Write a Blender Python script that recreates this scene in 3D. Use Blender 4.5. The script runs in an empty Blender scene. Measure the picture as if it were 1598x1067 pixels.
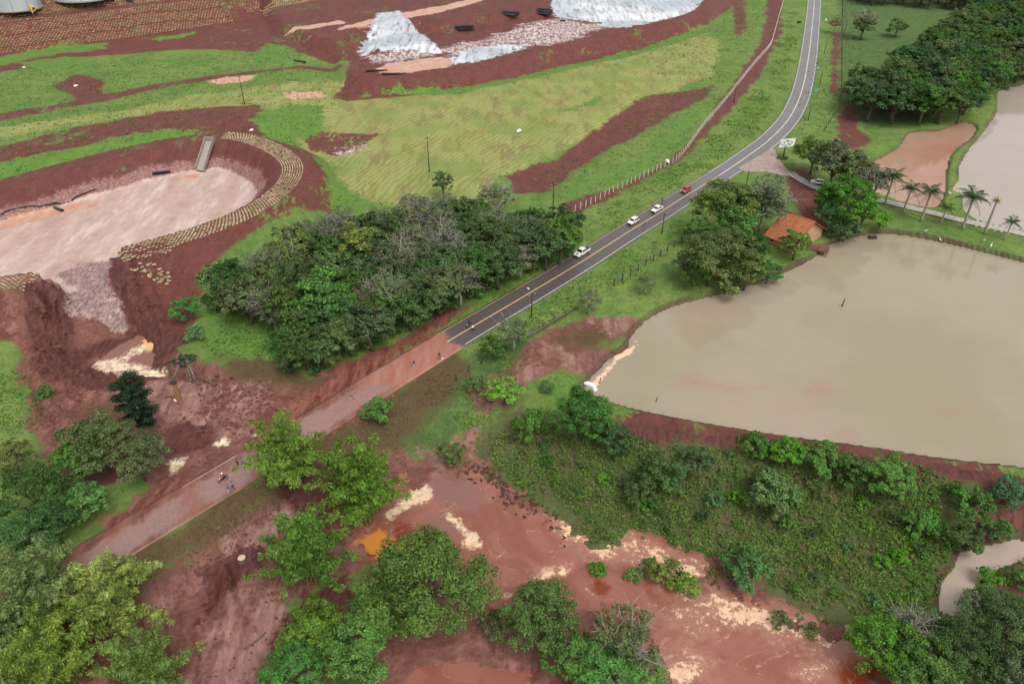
import bpy, bmesh, math, random
import numpy as np
from mathutils import Vector, Matrix
random.seed(7)
rng = np.random.default_rng(11)
SC = bpy.context.scene
COL = SC.collection
R = math.radians

# ------------------------------------------------------------------ camera
F_PX, PITCH, CAM_H = 1165.0, 35.0, 90.0          # focal length in photo pixels (1598 wide), degrees below level, metres
cd = bpy.data.cameras.new('camera'); cam = bpy.data.objects.new('camera', cd); COL.objects.link(cam)
cam.location = (0, 0, CAM_H); cam.rotation_euler = (R(90 - PITCH), 0, 0)
cd.sensor_width = 36; cd.lens = F_PX / 1598 * 36; cd.clip_start = 0.5; cd.clip_end = 20000
SC.camera = cam
# ------------------------------------------------------------------ sky, sun, exposure
w = bpy.data.worlds.new('World'); SC.world = w; w.use_nodes = True
nt = w.node_tree; bg = nt.nodes['Background']
sky = nt.nodes.new('ShaderNodeTexSky'); sky.sky_type = 'NISHITA'; sky.sun_disc = False
SUN_EL, SUN_AZ = 58, 150                          # overcast noon light
sky.sun_elevation = R(SUN_EL); sky.sun_rotation = R(SUN_AZ); sky.dust_density = 4.0; sky.air_density = 1.0; sky.ozone_density = 1.0
hs = nt.nodes.new('ShaderNodeHueSaturation'); hs.inputs['Saturation'].default_value = 0.10
nt.links.new(sky.outputs[0], hs.inputs['Color']); nt.links.new(hs.outputs[0], bg.inputs[0])
bg.inputs[1].default_value = 0.14
sl = bpy.data.lights.new('sun', 'SUN'); sl.energy = 1.1; sl.angle = R(30); sl.color = (1, .97, .92)
so = bpy.data.objects.new('sun', sl); COL.objects.link(so)
sd_ = Vector((math.sin(R(SUN_AZ)) * math.cos(R(SUN_EL)), math.cos(R(SUN_AZ)) * math.cos(R(SUN_EL)), math.sin(R(SUN_EL))))
so.rotation_euler = (-sd_).to_track_quat('-Z', 'Y').to_euler(); so.location = (0, 100, 300)
SC.view_settings.view_transform = 'Standard'; SC.view_settings.look = 'None'
SC.view_settings.exposure = 0.52; SC.view_settings.gamma = 1; SC.view_settings.use_curve_mapping = False

# ------------------------------------------------------------------ helpers
_p = R(PITCH)
_F = np.array([0, math.cos(_p), -math.sin(_p)]); _U = np.array([0, math.sin(_p), math.cos(_p)])
def P(x, y, z=0.0):
    """the point at height z that the photograph shows at pixel x, y"""
    d = _F * F_PX + np.array([1.0, 0, 0]) * (x - 799) + _U * (533.5 - y)
    return np.array([0, 0, CAM_H]) + d * ((z - CAM_H) / d[2])
def depth(q): return float((np.asarray(q) - [0, 0, CAM_H]) @ _F)
def pxm(q): return F_PX / depth(q)                # photo pixels per metre at q
def WP(pts): return np.array([P(a, b, c)[:2] for a, b, c in pts])
def W(pts, z=0.0): return np.array([P(a, b, z)[:2] for a, b in pts])

def sdpoly(x, y, poly, reach=12.0):
    """signed distance (inside > 0), clipped at -reach outside"""
    x = np.asarray(x, float); y = np.asarray(y, float)
    out = np.full(x.shape, -reach)
    lo = poly.min(0) - reach; hi = poly.max(0) + reach
    m = (x > lo[0]) & (x < hi[0]) & (y > lo[1]) & (y < hi[1])
    if not m.any(): return out
    X = x[m]; Y = y[m]; d2 = np.full(X.shape, 1e18); ins = np.zeros(X.shape, bool)
    n = len(poly)
    if len(X) < 64:                                # few points: all edges at once
        A_ = poly; E_ = np.roll(poly, -1, 0) - poly; dx = X[:, None] - A_[None, :, 0]; dy = Y[:, None] - A_[None, :, 1]
        t = np.clip((dx * E_[:, 0] + dy * E_[:, 1]) / ((E_ ** 2).sum(1) + 1e-12), 0, 1)
        d2 = ((dx - t * E_[:, 0]) ** 2 + (dy - t * E_[:, 1]) ** 2).min(1); by = A_[:, 1] + E_[:, 1]
        c = ((A_[None, :, 1] > Y[:, None]) != (by[None] > Y[:, None])) & (dx < E_[:, 0] * dy / np.where(E_[:, 1] == 0, 1e-12, E_[:, 1]))
        ins = c.sum(1) % 2 == 1; n = 0
    for i in range(n):
        ax, ay = poly[i]; bx, by = poly[(i + 1) % n]
        ex, ey = bx - ax, by - ay; L = ex * ex + ey * ey + 1e-12
        t = np.clip(((X - ax) * ex + (Y - ay) * ey) / L, 0, 1)
        d2 = np.minimum(d2, (X - ax - t * ex) ** 2 + (Y - ay - t * ey) ** 2)
        if ay != by:
            c = ((ay > Y) != (by > Y)) & (X < ex * (Y - ay) / (by - ay) + ax)
            ins ^= c
    out[m] = np.maximum(np.where(ins, 1, -1) * np.sqrt(d2), -reach)
    return out
def dline(x, y, line, reach=60.0):
    """distance to a polyline and the arc length of the nearest point"""
    x = np.asarray(x, float); y = np.asarray(y, float)
    d2 = np.full(x.shape, reach * reach); s = np.zeros(x.shape)
    acc = 0.0
    if x.size < 64:
        A_ = line[:-1]; E_ = np.diff(line, axis=0); L_ = np.sqrt((E_ ** 2).sum(1)); S_ = np.r_[0, np.cumsum(L_)[:-1]]; dx = x.ravel()[:, None] - A_[None, :, 0]; dy = y.ravel()[:, None] - A_[None, :, 1]
        t = np.clip((dx * E_[:, 0] + dy * E_[:, 1]) / (L_ ** 2), 0, 1); q = (dx - t * E_[:, 0]) ** 2 + (dy - t * E_[:, 1]) ** 2; j = q.argmin(1); r = np.arange(len(j))
        return np.minimum(np.sqrt(q[r, j]), reach).reshape(x.shape), (S_[j] + t[r, j] * L_[j]).reshape(x.shape)
    for i in range(len(line) - 1):
        ax, ay = line[i]; bx, by = line[i + 1]; ex, ey = bx - ax, by - ay; L = ex * ex + ey * ey
        t = np.clip(((x - ax) * ex + (y - ay) * ey) / L, 0, 1)
        q = (x - ax - t * ex) ** 2 + (y - ay - t * ey) ** 2
        m = q < d2; d2 = np.where(m, q, d2); s = np.where(m, acc + t * math.sqrt(L), s); acc += math.sqrt(L)
    return np.sqrt(d2), s
def _hash(ix, iy, k):
    h = (ix * 374761393 + iy * 668265263 + k * 1442695041) & 0xffffffff
    h = ((h ^ (h >> 13)) * 1274126177) & 0xffffffff
    return ((h ^ (h >> 16)) & 0xffff) / 65535.0
def vnoise(x, y, k=0):
    x = np.asarray(x, float); y = np.asarray(y, float)
    ix = np.floor(x).astype(np.int64); iy = np.floor(y).astype(np.int64)
    fx = x - ix; fy = y - iy; fx = fx * fx * (3 - 2 * fx); fy = fy * fy * (3 - 2 * fy)
    a = _hash(ix, iy, k); b = _hash(ix + 1, iy, k); c = _hash(ix, iy + 1, k); d = _hash(ix + 1, iy + 1, k)
    return a + (b - a) * fx + (c - a) * fy + (a - b - c + d) * fx * fy
def fbm(x, y, s, o=4, k=0):
    """-0.5..0.5"""
    v = 0; a = .5; x = np.asarray(x) / s; y = np.asarray(y) / s
    for i in range(o):
        v = v + a * vnoise(x, y, k + i * 17); a *= .5; x = x * 2.03 + 3.1; y = y * 2.03 - 1.7
    return v - .5
def sst(a, b, v):
    t = np.clip((v - a) / (b - a), 0, 1); return t * t * (3 - 2 * t)
def catmull(pts, n=8):
    pts = [np.array(p, float) for p in pts]; q = [2 * pts[0] - pts[1]] + pts + [2 * pts[-1] - pts[-2]]; out = []
    for i in range(1, len(q) - 2):
        for k in range(n):
            t = k / n
            out.append(.5 * (2 * q[i] + (q[i + 1] - q[i - 1]) * t + (2 * q[i - 1] - 5 * q[i] + 4 * q[i + 1] - q[i + 2]) * t * t + (3 * q[i] - q[i - 1] - 3 * q[i + 1] + q[i + 2]) * t ** 3))
    out.append(pts[-1]); return np.array(out)
def resample(line, step):
    d = np.r_[0, np.cumsum(np.linalg.norm(np.diff(line, axis=0), axis=1))]
    s = np.arange(0, d[-1], step); return np.stack([np.interp(s, d, line[:, i]) for i in range(line.shape[1])], 1)
def wobble(poly, n=5): return catmull(np.vstack([poly, poly[:1]]), n)[:-1]

def mesh_np(name, v, f, smooth=False, mats=None, fm=None):
    """fast mesh from arrays; f is (n,3) or (n,4)"""
    me = bpy.data.meshes.new(name); v = np.asarray(v, np.float32); f = np.asarray(f, np.int32)
    n, k = f.shape
    me.vertices.add(len(v)); me.vertices.foreach_set('co', v.ravel())
    me.loops.add(n * k); me.loops.foreach_set('vertex_index', f.ravel())
    me.polygons.add(n); me.polygons.foreach_set('loop_start', np.arange(0, n * k, k, dtype=np.int32))
    if smooth: me.polygons.foreach_set('use_smooth', np.ones(n, bool))
    for m in mats or []: me.materials.append(m)
    if fm is not None: me.polygons.foreach_set('material_index', np.asarray(fm, np.int32))
    me.update(calc_edges=True); me.validate(); return me
def fattr(me, name, v):
    a = me.attributes.new(name, 'FLOAT', 'POINT'); a.data.foreach_set('value', np.asarray(v, np.float32).ravel())
def link(name, me, parent=None, loc=(0, 0, 0), rot=(0, 0, 0), **kw):
    o = bpy.data.objects.new(name, me); COL.objects.link(o); o.location = loc; o.rotation_euler = rot
    if parent: o.parent = parent
    for k, v in kw.items(): o[k] = v
    return o
def thing(name, label, cat, loc=(0, 0, 0), rz=0.0, group=None, scale=1.0):
    o = bpy.data.objects.new(name, None); COL.objects.link(o); o.location = loc; o.rotation_euler = (0, 0, rz)
    o.scale = (scale,) * 3; o.empty_display_size = .5
    o['label'] = label; o['category'] = cat
    if group: o['group'] = group
    return o
class MB:
    """collects boxes, tubes and sheets for one mesh"""
    def __init__(s): s.v = []; s.f = []
    def add(s, v, f):
        b = len(s.v); s.v += [tuple(map(float, p)) for p in v]; s.f += [tuple(i + b for i in q) for q in f]; return s
    def box(s, c, d, rz=0.0, top=1.0):
        x, y, z = d[0] / 2, d[1] / 2, d[2] / 2; cr, sr = math.cos(rz), math.sin(rz); v = []
        for k, t in ((-1, 1.0), (1, top)):
            for a, b in ((-1, -1), (1, -1), (1, 1), (-1, 1)):
                px, py = a * x * t, b * y * t; v.append((c[0] + px * cr - py * sr, c[1] + px * sr + py * cr, c[2] + k * z))
        return s.add(v, [(3, 2, 1, 0), (4, 5, 6, 7), (0, 1, 5, 4), (1, 2, 6, 5), (2, 3, 7, 6), (3, 0, 4, 7)])
    def tube(s, pts, rad, n=7, cap=True):
        pts = [Vector(p) for p in pts]; rad = rad if hasattr(rad, '__len__') else [rad] * len(pts); b = len(s.v); u = None
        for i, p in enumerate(pts):
            t = (pts[min(i + 1, len(pts) - 1)] - pts[max(i - 1, 0)]).normalized()
            if u is None: u = t.orthogonal().normalized()
            u = (u - t * u.dot(t)).normalized(); q = t.cross(u)
            for k in range(n):
                a = 2 * math.pi * k / n; s.v.append(tuple(p + (u * math.cos(a) + q * math.sin(a)) * rad[i]))
        for i in range(len(pts) - 1):
            for k in range(n):
                s.f.append((b + i * n + k, b + i * n + (k + 1) % n, b + (i + 1) * n + (k + 1) % n, b + (i + 1) * n + k))
        if cap:
            s.f.append(tuple(b + k for k in range(n))[::-1]); s.f.append(tuple(b + (len(pts) - 1) * n + k for k in range(n)))
        return s
    def mesh(s, name, mat=None, smooth=False, bevel=0.0):
        me = bpy.data.meshes.new(name); me.from_pydata(s.v, [], s.f)
        if bevel:
            bm = bmesh.new(); bm.from_mesh(me)
            bmesh.ops.bevel(bm, geom=list(bm.edges), offset=bevel, segments=2, affect='EDGES', clamp_overlap=True); bm.to_mesh(me); bm.free()
        if smooth: me.polygons.foreach_set('use_smooth', np.ones(len(me.polygons), bool))
        if mat: me.materials.append(mat)
        me.update(); return me
    def build(s, name, mat, parent=None, smooth=False, bevel=0.0, **kw): return link(name, s.mesh(name, mat, smooth, bevel), parent, **kw)

# ------------------------------------------------------------------ materials
class NT:
    def __init__(s, name):
        s.m = bpy.data.materials.new(name); s.m.use_nodes = True; s.t = s.m.node_tree; s.b = s.t.nodes['Principled BSDF']
        s.out = s.t.nodes['Material Output']; s.geo = s.t.nodes.new('ShaderNodeNewGeometry'); s.cache = {}
    def n(s, t, **kw):
        o = s.t.nodes.new('ShaderNode' + t)
        for k, v in kw.items(): setattr(o, k, v)
        return o
    def l(s, a, b): s.t.links.new(a, b)
    def put(s, sock, v):
        if isinstance(v, (int, float)): sock.default_value = v
        elif isinstance(v, tuple): sock.default_value = v if len(v) == 4 or len(sock.default_value) == 3 else (*v, 1)
        else: s.l(v, sock)
    def noise(s, scale, detail=4, rough=.6, stretch=None, seed=0.0):
        key = (scale, detail, rough, stretch, seed)
        if key not in s.cache:
            o = s.n('TexNoise'); o.inputs['Scale'].default_value = scale; o.inputs['Detail'].default_value = detail; o.inputs['Roughness'].default_value = rough
            mp = s.n('Mapping'); mp.inputs['Location'].default_value = (seed, seed * .7, 0); s.l(s.geo.outputs['Position'], mp.inputs[0])
            if stretch: mp.inputs['Scale'].default_value = stretch[:3]; mp.inputs['Rotation'].default_value = (0, 0, stretch[3])
            s.l(mp.outputs[0], o.inputs['Vector']); s.cache[key] = o.outputs['Fac']
        return s.cache[key]
    def math(s, op, a, b=0.0, c=0.0):
        o = s.n('Math', operation=op); s.put(o.inputs[0], a); s.put(o.inputs[1], b); s.put(o.inputs[2], c); return o.outputs[0]
    def mr(s, v, a, b, c=0.0, d=1.0, kind='SMOOTHSTEP'):
        o = s.n('MapRange', interpolation_type=kind); s.put(o.inputs[0], v)
        for i, q in enumerate((a, b, c, d)): o.inputs[i + 1].default_value = q
        return o.outputs[0]
    def mix(s, f, a, b):
        o = s.n('Mix', data_type='RGBA'); s.put(o.inputs[0], f); s.put(o.inputs[6], a); s.put(o.inputs[7], b); return o.outputs[2]
    def mixf(s, f, a, b):
        o = s.n('Mix', data_type='FLOAT'); s.put(o.inputs[0], f); s.put(o.inputs[2], a); s.put(o.inputs[3], b); return o.outputs[0]
    def attr(s, name):
        o = s.n('Attribute'); o.attribute_name = name; return o.outputs['Fac']
    def bump(s, h, strength=.5, dist=.2):
        o = s.n('Bump'); o.inputs['Strength'].default_value = strength; o.inputs['Distance'].default_value = dist; s.l(h, o.inputs['Height']); s.l(o.outputs[0], s.b.inputs['Normal'])
    def fin(s, col, rough=.8, spec=.3, metal=0.0):
        s.put(s.b.inputs['Base Color'], col); s.put(s.b.inputs['Roughness'], rough); s.put(s.b.inputs['Specular IOR Level'], spec); s.put(s.b.inputs['Metallic'], metal); return s.m
def simple(name, col, rough=.7, spec=.3, metal=0.0, var=.25, scale=3.0):
    k = NT(name); n = k.noise(scale, 5, .65); d = tuple(c * (1 - var) for c in col); u = tuple(min(1, c * (1 + var)) for c in col)
    return k.fin(k.mix(k.mr(n, .3, .7), d, u), rough, spec, metal)
# ================================================================== THE TERRAIN
Z_CREST, Z_FLOOR, Z_PIT, Z_POND, Z_POOL, Z_UP = 7.0, 0.6, -2.6, -1.5, -4.5, 5.5
# ---- the road
ROAD_PX = [(-160, 1050), (-60, 990), (60, 920), (217, 826), (365, 738), (540, 630), (700, 532), (830, 455), (905, 410), (977, 364), (1026, 334), (1071, 305),
           (1125, 272), (1169, 242), (1203, 216), (1232, 184), (1250, 146), (1260, 101), (1266.5, 51), (1271, 0), (1273.5, -50)]
road_line = resample(catmull(W(ROAD_PX), 10), 1.0)
ROAD_HALF = 3.7
# ---- outlines
crest_px = [(-140, 480), (-60, 455), (0, 443), (45, 436), (110, 420), (185, 398), (250, 380), (320, 359), (380, 335), (425, 307), (450, 282), (455, 258), (436, 238),
            (402, 222), (365, 213), (330, 214), (250, 224), (150, 247), (70, 268), (0, 287), (-140, 322)]
crest = wobble(W(crest_px, Z_CREST), 5)
gully = WP([(66, 428, .5), (100, 408, .5), (140, 397, .5), (190, 392, .5), (189, 425, 0), (184, 465, -.4), (206, 508, -1.4), (222, 535, -2.4), (236, 556, -2.6), (215, 590, -2.6), (160, 592, -2.6), (120, 572, -2.5), (104, 530, -1.6), (92, 480, -.6), (78, 450, 0)])
scar = WP([(46, 439, 7), (72, 432, 7), (100, 440, 4), (104, 480, .5), (112, 540, -1), (135, 600, -1.5), (135, 690, -1), (85, 690, -1), (45, 640, -1), (38, 560, .5), (34, 500, 3)])
scar_r = WP([(196, 395, 7), (255, 383, 7), (298, 420, 3), (310, 446, 1), (302, 475, 0), (262, 508, -.5), (232, 532, -1), (213, 500, 0), (198, 450, 2)])
marsh = W([(-300, 1130), (-60, 1040), (100, 950), (220, 880), (330, 815), (420, 765), (500, 715), (580, 672), (660, 640), (730, 640), (780, 655), (850, 650), (960, 665),
           (1060, 682), (1200, 702), (1330, 722), (1480, 752), (1650, 780), (2000, 820), (2000, 1400), (-300, 1400)], -2.0)
pond = wobble(W([(917, 606), (935, 585), (958, 562), (984, 547), (991, 527), (1018, 499), (1060, 479), (1110, 466), (1160, 452), (1230, 427), (1278, 403), (1300, 384), (1340, 371), (1390, 367),
          (1460, 378), (1530, 395), (1598, 412), (1720, 440), (1830, 560), (1760, 760), (1598, 728), (1480, 715), (1350, 695), (1200, 675), (1080, 655), (1000, 639), (940, 621)], Z_POND), 4)
pond_o = wobble(W([(1340, 262), (1375, 250), (1405, 233), (1425, 209), (1470, 206), (1500, 192), (1518, 198), (1512, 215), (1490, 231), (1476, 250), (1470, 285), (1468, 305), (1455, 324), (1420, 319),
           (1380, 305), (1350, 290)], -1), 4)
pond_g = wobble(W([(1640, 115), (1598, 134), (1562, 142), (1559, 175), (1540, 205), (1516, 235), (1502, 260), (1500, 284), (1490, 296), (1506, 308), (1508, 330), (1532, 346), (1598, 362), (1720, 392),
           (1900, 300), (1800, 120)], -1), 4)
pool = W([(570, 870), (556, 842), (600, 808), (636, 752), (700, 724), (760, 742), (850, 806), (930, 850), (1000, 842), (1080, 876), (1110, 928), (1190, 945), (1270, 980), (1340, 1000), (1390, 1090),
          (1390, 1200), (520, 1200), (600, 1060), (640, 1010), (700, 950), (650, 880)], Z_POOL)
pool2 = W([(600, 1075), (640, 1030), (720, 1022), (830, 1020), (880, 1080), (900, 1200), (560, 1200)], Z_POOL)
stream = W([(1476, 948), (1480, 915), (1500, 890), (1508, 868), (1540, 860), (1598, 845), (1700, 820), (1700, 840), (1598, 862), (1545, 880), (1520, 895), (1524, 945), (1500, 955)], -4.4)
island = W([(420, 1060), (470, 950), (560, 940), (640, 870), (700, 880), (770, 960), (790, 985), (870, 950), (930, 960), (1010, 1000), (1030, 1067), (1000, 1200), (870, 1200), (840, 1030), (740, 1015), (640, 1030), (600, 1080), (420, 1200)], -4.0)
pit = W([(150, 572), (185, 545), (215, 528), (245, 532), (246, 560), (240, 582), (262, 592), (240, 592), (200, 586)], Z_PIT)
up_l = W([(-400, 330), (0, 262), (120, 236), (330, 196), (400, 190), (425, 172), (455, 140), (480, 110), (480, 90), (500, 60), (540, 20), (560, -60), (-500, -60)], Z_UP)
terr1 = W([(-300, 140), (0, 86), (200, 60), (330, 40), (400, 30), (470, 18), (540, 5), (640, -15), (640, -130), (-300, -130)], Z_UP)
b2_crest = catmull(W([(535, 96), (548, 110), (575, 119), (610, 120), (680, 111), (800, 88), (900, 64), (1000, 42), (1080, 20), (1106, -5), (1115, -60)], 5.0), 6)
b2_floor = W([(556, 104), (560, 88), (580, 64), (650, 54), (700, 56), (800, 40), (868, 26), (960, -4), (1100, -60), (1112, -5), (1080, 24), (1000, 46), (900, 68), (800, 92), (680, 114), (610, 122), (575, 118)], 3.4)
b2_back = W([(556, 104), (560, 88), (580, 64), (650, 54), (700, 56), (800, 40), (868, 26), (960, -4), (1080, -60), (1080, -200), (300, -200), (420, 60), (500, 92)], 3.4)
bank1 = W([(790, 272), (880, 238), (920, 208), (975, 168), (1010, 148), (1060, 142), (1120, 128), (1100, 150), (1060, 172), (1010, 198), (960, 224), (900, 262), (850, 296), (800, 296)])

chalk_heap = W([(566, 80), (580, 62), (640, 50), (668, 60), (690, 78), (640, 82), (590, 84)], 4.0)
def terrain(x, y, detail=True):
    x = np.atleast_1d(np.asarray(x, float)); y = np.atleast_1d(np.asarray(y, float))
    n1 = fbm(x, y, 40, 3, 1); n2 = fbm(x, y, 6, 3, 5); n3 = fbm(x, y, 1.6, 3, 9)
    h = n1 * 1.2
    # the raised ground behind the basins, in terraces
    s = sdpoly(x, y, up_l, 60); h = h + np.clip((s + 20) / 22, 0, 1) * Z_UP
    s = sdpoly(x, y, terr1, 60) ; h = h + np.clip(s * .46, 0, 9.5) + np.clip((s - 26) * .35, 0, 5)
    s = sdpoly(x, y, b2_back, 40); hb = 3.4 + np.clip(s * .6, 0, 5.2)
    h = np.where(s > 0, np.maximum(hb, h * .3), h)
    s = sdpoly(x, y, b2_floor, 10); h = np.where(s > -.5, 3.4 + n2 * .9 + np.maximum(n1 + .05, 0) * 4, h)
    s = sdpoly(x, y, chalk_heap, 8); h = h + sst(-2, 5, s) * (1.6 + np.abs(fbm(x, y, 6, 3, 61)) * 4)
    d, _ = dline(x, y, b2_crest); h = np.maximum(h, np.where(d < 18, 5.2 - np.maximum(d - 1.3, 0) * .6, -9))
    # cut bank in the hay field
    s = sdpoly(x, y, bank1, 6); h = h - sst(-4, 3, s) * 1.0
    # low marsh below the road
    s = sdpoly(x, y, marsh, 20); h = h + (-4.2 - h * .6) * sst(-2.5, 9, s + n2 * 1.5)
    # reservoir embankment
    s = sdpoly(x, y, crest, 40); dd = np.abs(s)
    rough = n2 * .5
    hout = Z_CREST - np.maximum(dd - 3.1, 0) * .56
    hin = np.maximum(Z_FLOOR, Z_CREST - np.maximum(dd - 3.1, 0) * .78 + rough * sst(3, 6, dd))
    h = np.where(s > 0, hin, np.maximum(h, hout))
    # the breach: slumped walls, then the channel floor
    ga = P(130, 398, .5)[:2]; gb = P(195, 575, Z_PIT)[:2]; ax = (gb - ga) / np.linalg.norm(gb - ga)
    t = (x - ga[0]) * ax[0] + (y - ga[1]) * ax[1]; TL = np.linalg.norm(gb - ga)
    lat = fbm(x, y, 3.0, 3, 31); rdg = np.abs(fbm(x * ax[1] - y * ax[0], (x * ax[0] + y * ax[1]) * .35, 2.6, 3, 77)) * 2
    gf = np.where(t < TL * .52, .5 - .7 * t / TL, 0) ; gf = np.where(t >= TL * .52, .14 - (Z_PIT * -1 + .4) * sst(TL * .55, TL * .76, t + lat * 3), gf) + lat * .9
    s = sdpoly(x, y, scar, 12); h = h - sst(-4, 8, s + lat * 5) * np.maximum(h + 1.6, 0) * .72 + np.where(s > -2, lat * 2.0 + rdg * 3.2 - .9, 0) * sst(-2, 2, s)
    s = sdpoly(x, y, scar_r, 12); h = h - sst(-3, 6, s + lat * 4) * np.maximum(h + 1.2, 0) * .55 + np.where(s > -2, lat * 1.6 + rdg * 2.2 - .6, 0) * sst(-2, 2, s)
    s = sdpoly(x, y, gully, 8) + lat * 3.0 + 1.2; h = np.where(s > -.3, np.maximum(gf, h - np.maximum(s + .3, 0) * 1.7), h) + np.where(s > .5, rdg * .9 - .2, 0)
    s = sdpoly(x, y, pit, 6); h = h + (Z_PIT - .5 - h) * sst(-1.5, 1.0, s + n3 * .8); h = np.where((s > -5.5) & (s < -.7), np.maximum(h, Z_PIT + .18 + n3 * .2), h)
    # fan of debris between the breach and the road
    s = sdpoly(x, y, mudA, 10); m = sst(-2, 4, s); h = h + m * (n2 * .9 + n3 * .45 - .55)
    s = sdpoly(x, y, lumps, 8); h = h + sst(-2, 3, s) * (np.maximum(n3 + .02, 0) * 2.2)
    # ponds, pools and the stream
    for poly, z, bk in ((pond, Z_POND, .55), (pond_o, -1.0, .5), (pond_g, -1.0, .5)):
        s = sdpoly(x, y, poly, 14)
        h = np.where(s > -10, np.minimum(h, np.maximum(z + .55 - s * .12, h * .5 + z * .5 + .3)), h)
        h = np.where(s > -.9, z + .5 - (s + .9) * .75, h); h = np.where(s > 0, np.minimum(h, z - .2), h)
        h = np.maximum(h, np.where(s > 0, z - 1.4, -99))
    s = np.maximum(sdpoly(x, y, pool, 8), sdpoly(x, y, pool2, 8)); wb = np.maximum(fbm(x, y, 4, 4, 51), -.3)
    h = h - sst(-4, 3, s + wb * 9) * (h - (Z_POOL - .35)); h = h + n3 * .9 * np.exp(-((s + 1) / 4.5) ** 2)
    s = sdpoly(x, y, island, 6); h = np.where(s > -3, h + (np.maximum(h, -4.0 + n2 * .5) - h) * sst(-2.5, 1, s + n2 * 3), h)
    s = sdpoly(x, y, stream, 5); h = h - sst(-1.5, .8, s) * .6
    # dam crest between pond and marsh
    d, _ = dline(x, y, dam_line); h = np.maximum(h, np.where(d < 10, -.95 - np.maximum(d - 1.1, 0) * .62 + n2 * .4, -99))
    s = sdpoly(x, y, washed, 8); h = h + sst(-1, 4, s) * ((np.abs(fbm(x + y * .6, (y - x * .6) * .3, 3.5, 3, 91)) * 3.2 - .5) * 1.35)
    # the road bed
    d, _ = dline(x, y, road_line, 14); k = sst(7.5, 4.2, d); h = h * (1 - k) + k * (-.16)
    if detail: h = h + n3 * .16 * sst(3.4, 6, d)
    return h
washed = W([(60, 1000), (230, 900), (330, 840), (430, 780), (520, 730), (560, 760), (500, 830), (440, 900), (440, 1000), (400, 1120), (150, 1150)], -3.5)
dam_line = catmull(W([(962, 640), (1000, 648), (1080, 664), (1200, 684), (1350, 704), (1480, 724), (1598, 740), (1760, 775)], -1.0), 4)
mudA = W([(60, 600), (130, 600), (150, 575), (270, 550), (330, 562), (400, 582), (470, 600), (520, 590), (560, 600), (530, 650), (430, 715), (330, 770), (215, 850), (150, 840), (230, 760), (215, 700),
          (130, 690), (90, 720), (40, 650)], -.5)
lumps = W([(300, 590), (360, 585), (420, 600), (440, 640), (420, 680), (370, 690), (300, 660)], -.5)
def G(x, y, it=7):
    """the point of the terrain at pixel x, y"""
    z = 0.0
    for _ in range(it):
        q = P(x, y, z); z = .35 * z + .65 * float(terrain(q[0], q[1])[0])
    q = P(x, y, z); q[2] = float(terrain(q[0], q[1])[0]); return q
def hz(x, y): return float(terrain(x, y)[0])

# grid whose spacing grows with distance, reaching the horizon
rows = 60 * np.exp(np.linspace(0, math.log(740 / 60), 620)) - 30
rows = np.r_[np.linspace(-400, 22, 10), rows, 710 + np.geomspace(20, 2600, 14)]
u = np.linspace(-1.25, 1.25, 640); e = 1.25 + np.geomspace(.06, 3, 10); u = np.r_[-e[::-1], u, e]
half = .69 * (np.maximum(rows, 25) * math.cos(_p) + CAM_H * math.sin(_p))
GX = u[None, :] * half[:, None]; GY = np.repeat(rows[:, None], len(u), 1)
gx, gy = GX.ravel(), GY.ravel()
gz = terrain(gx, gy)
nr, nc = GX.shape
ii = np.arange(nr * nc).reshape(nr, nc)
gf_ = np.stack([ii[:-1, :-1].ravel(), ii[:-1, 1:].ravel(), ii[1:, 1:].ravel(), ii[1:, :-1].ravel()], 1)

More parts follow.
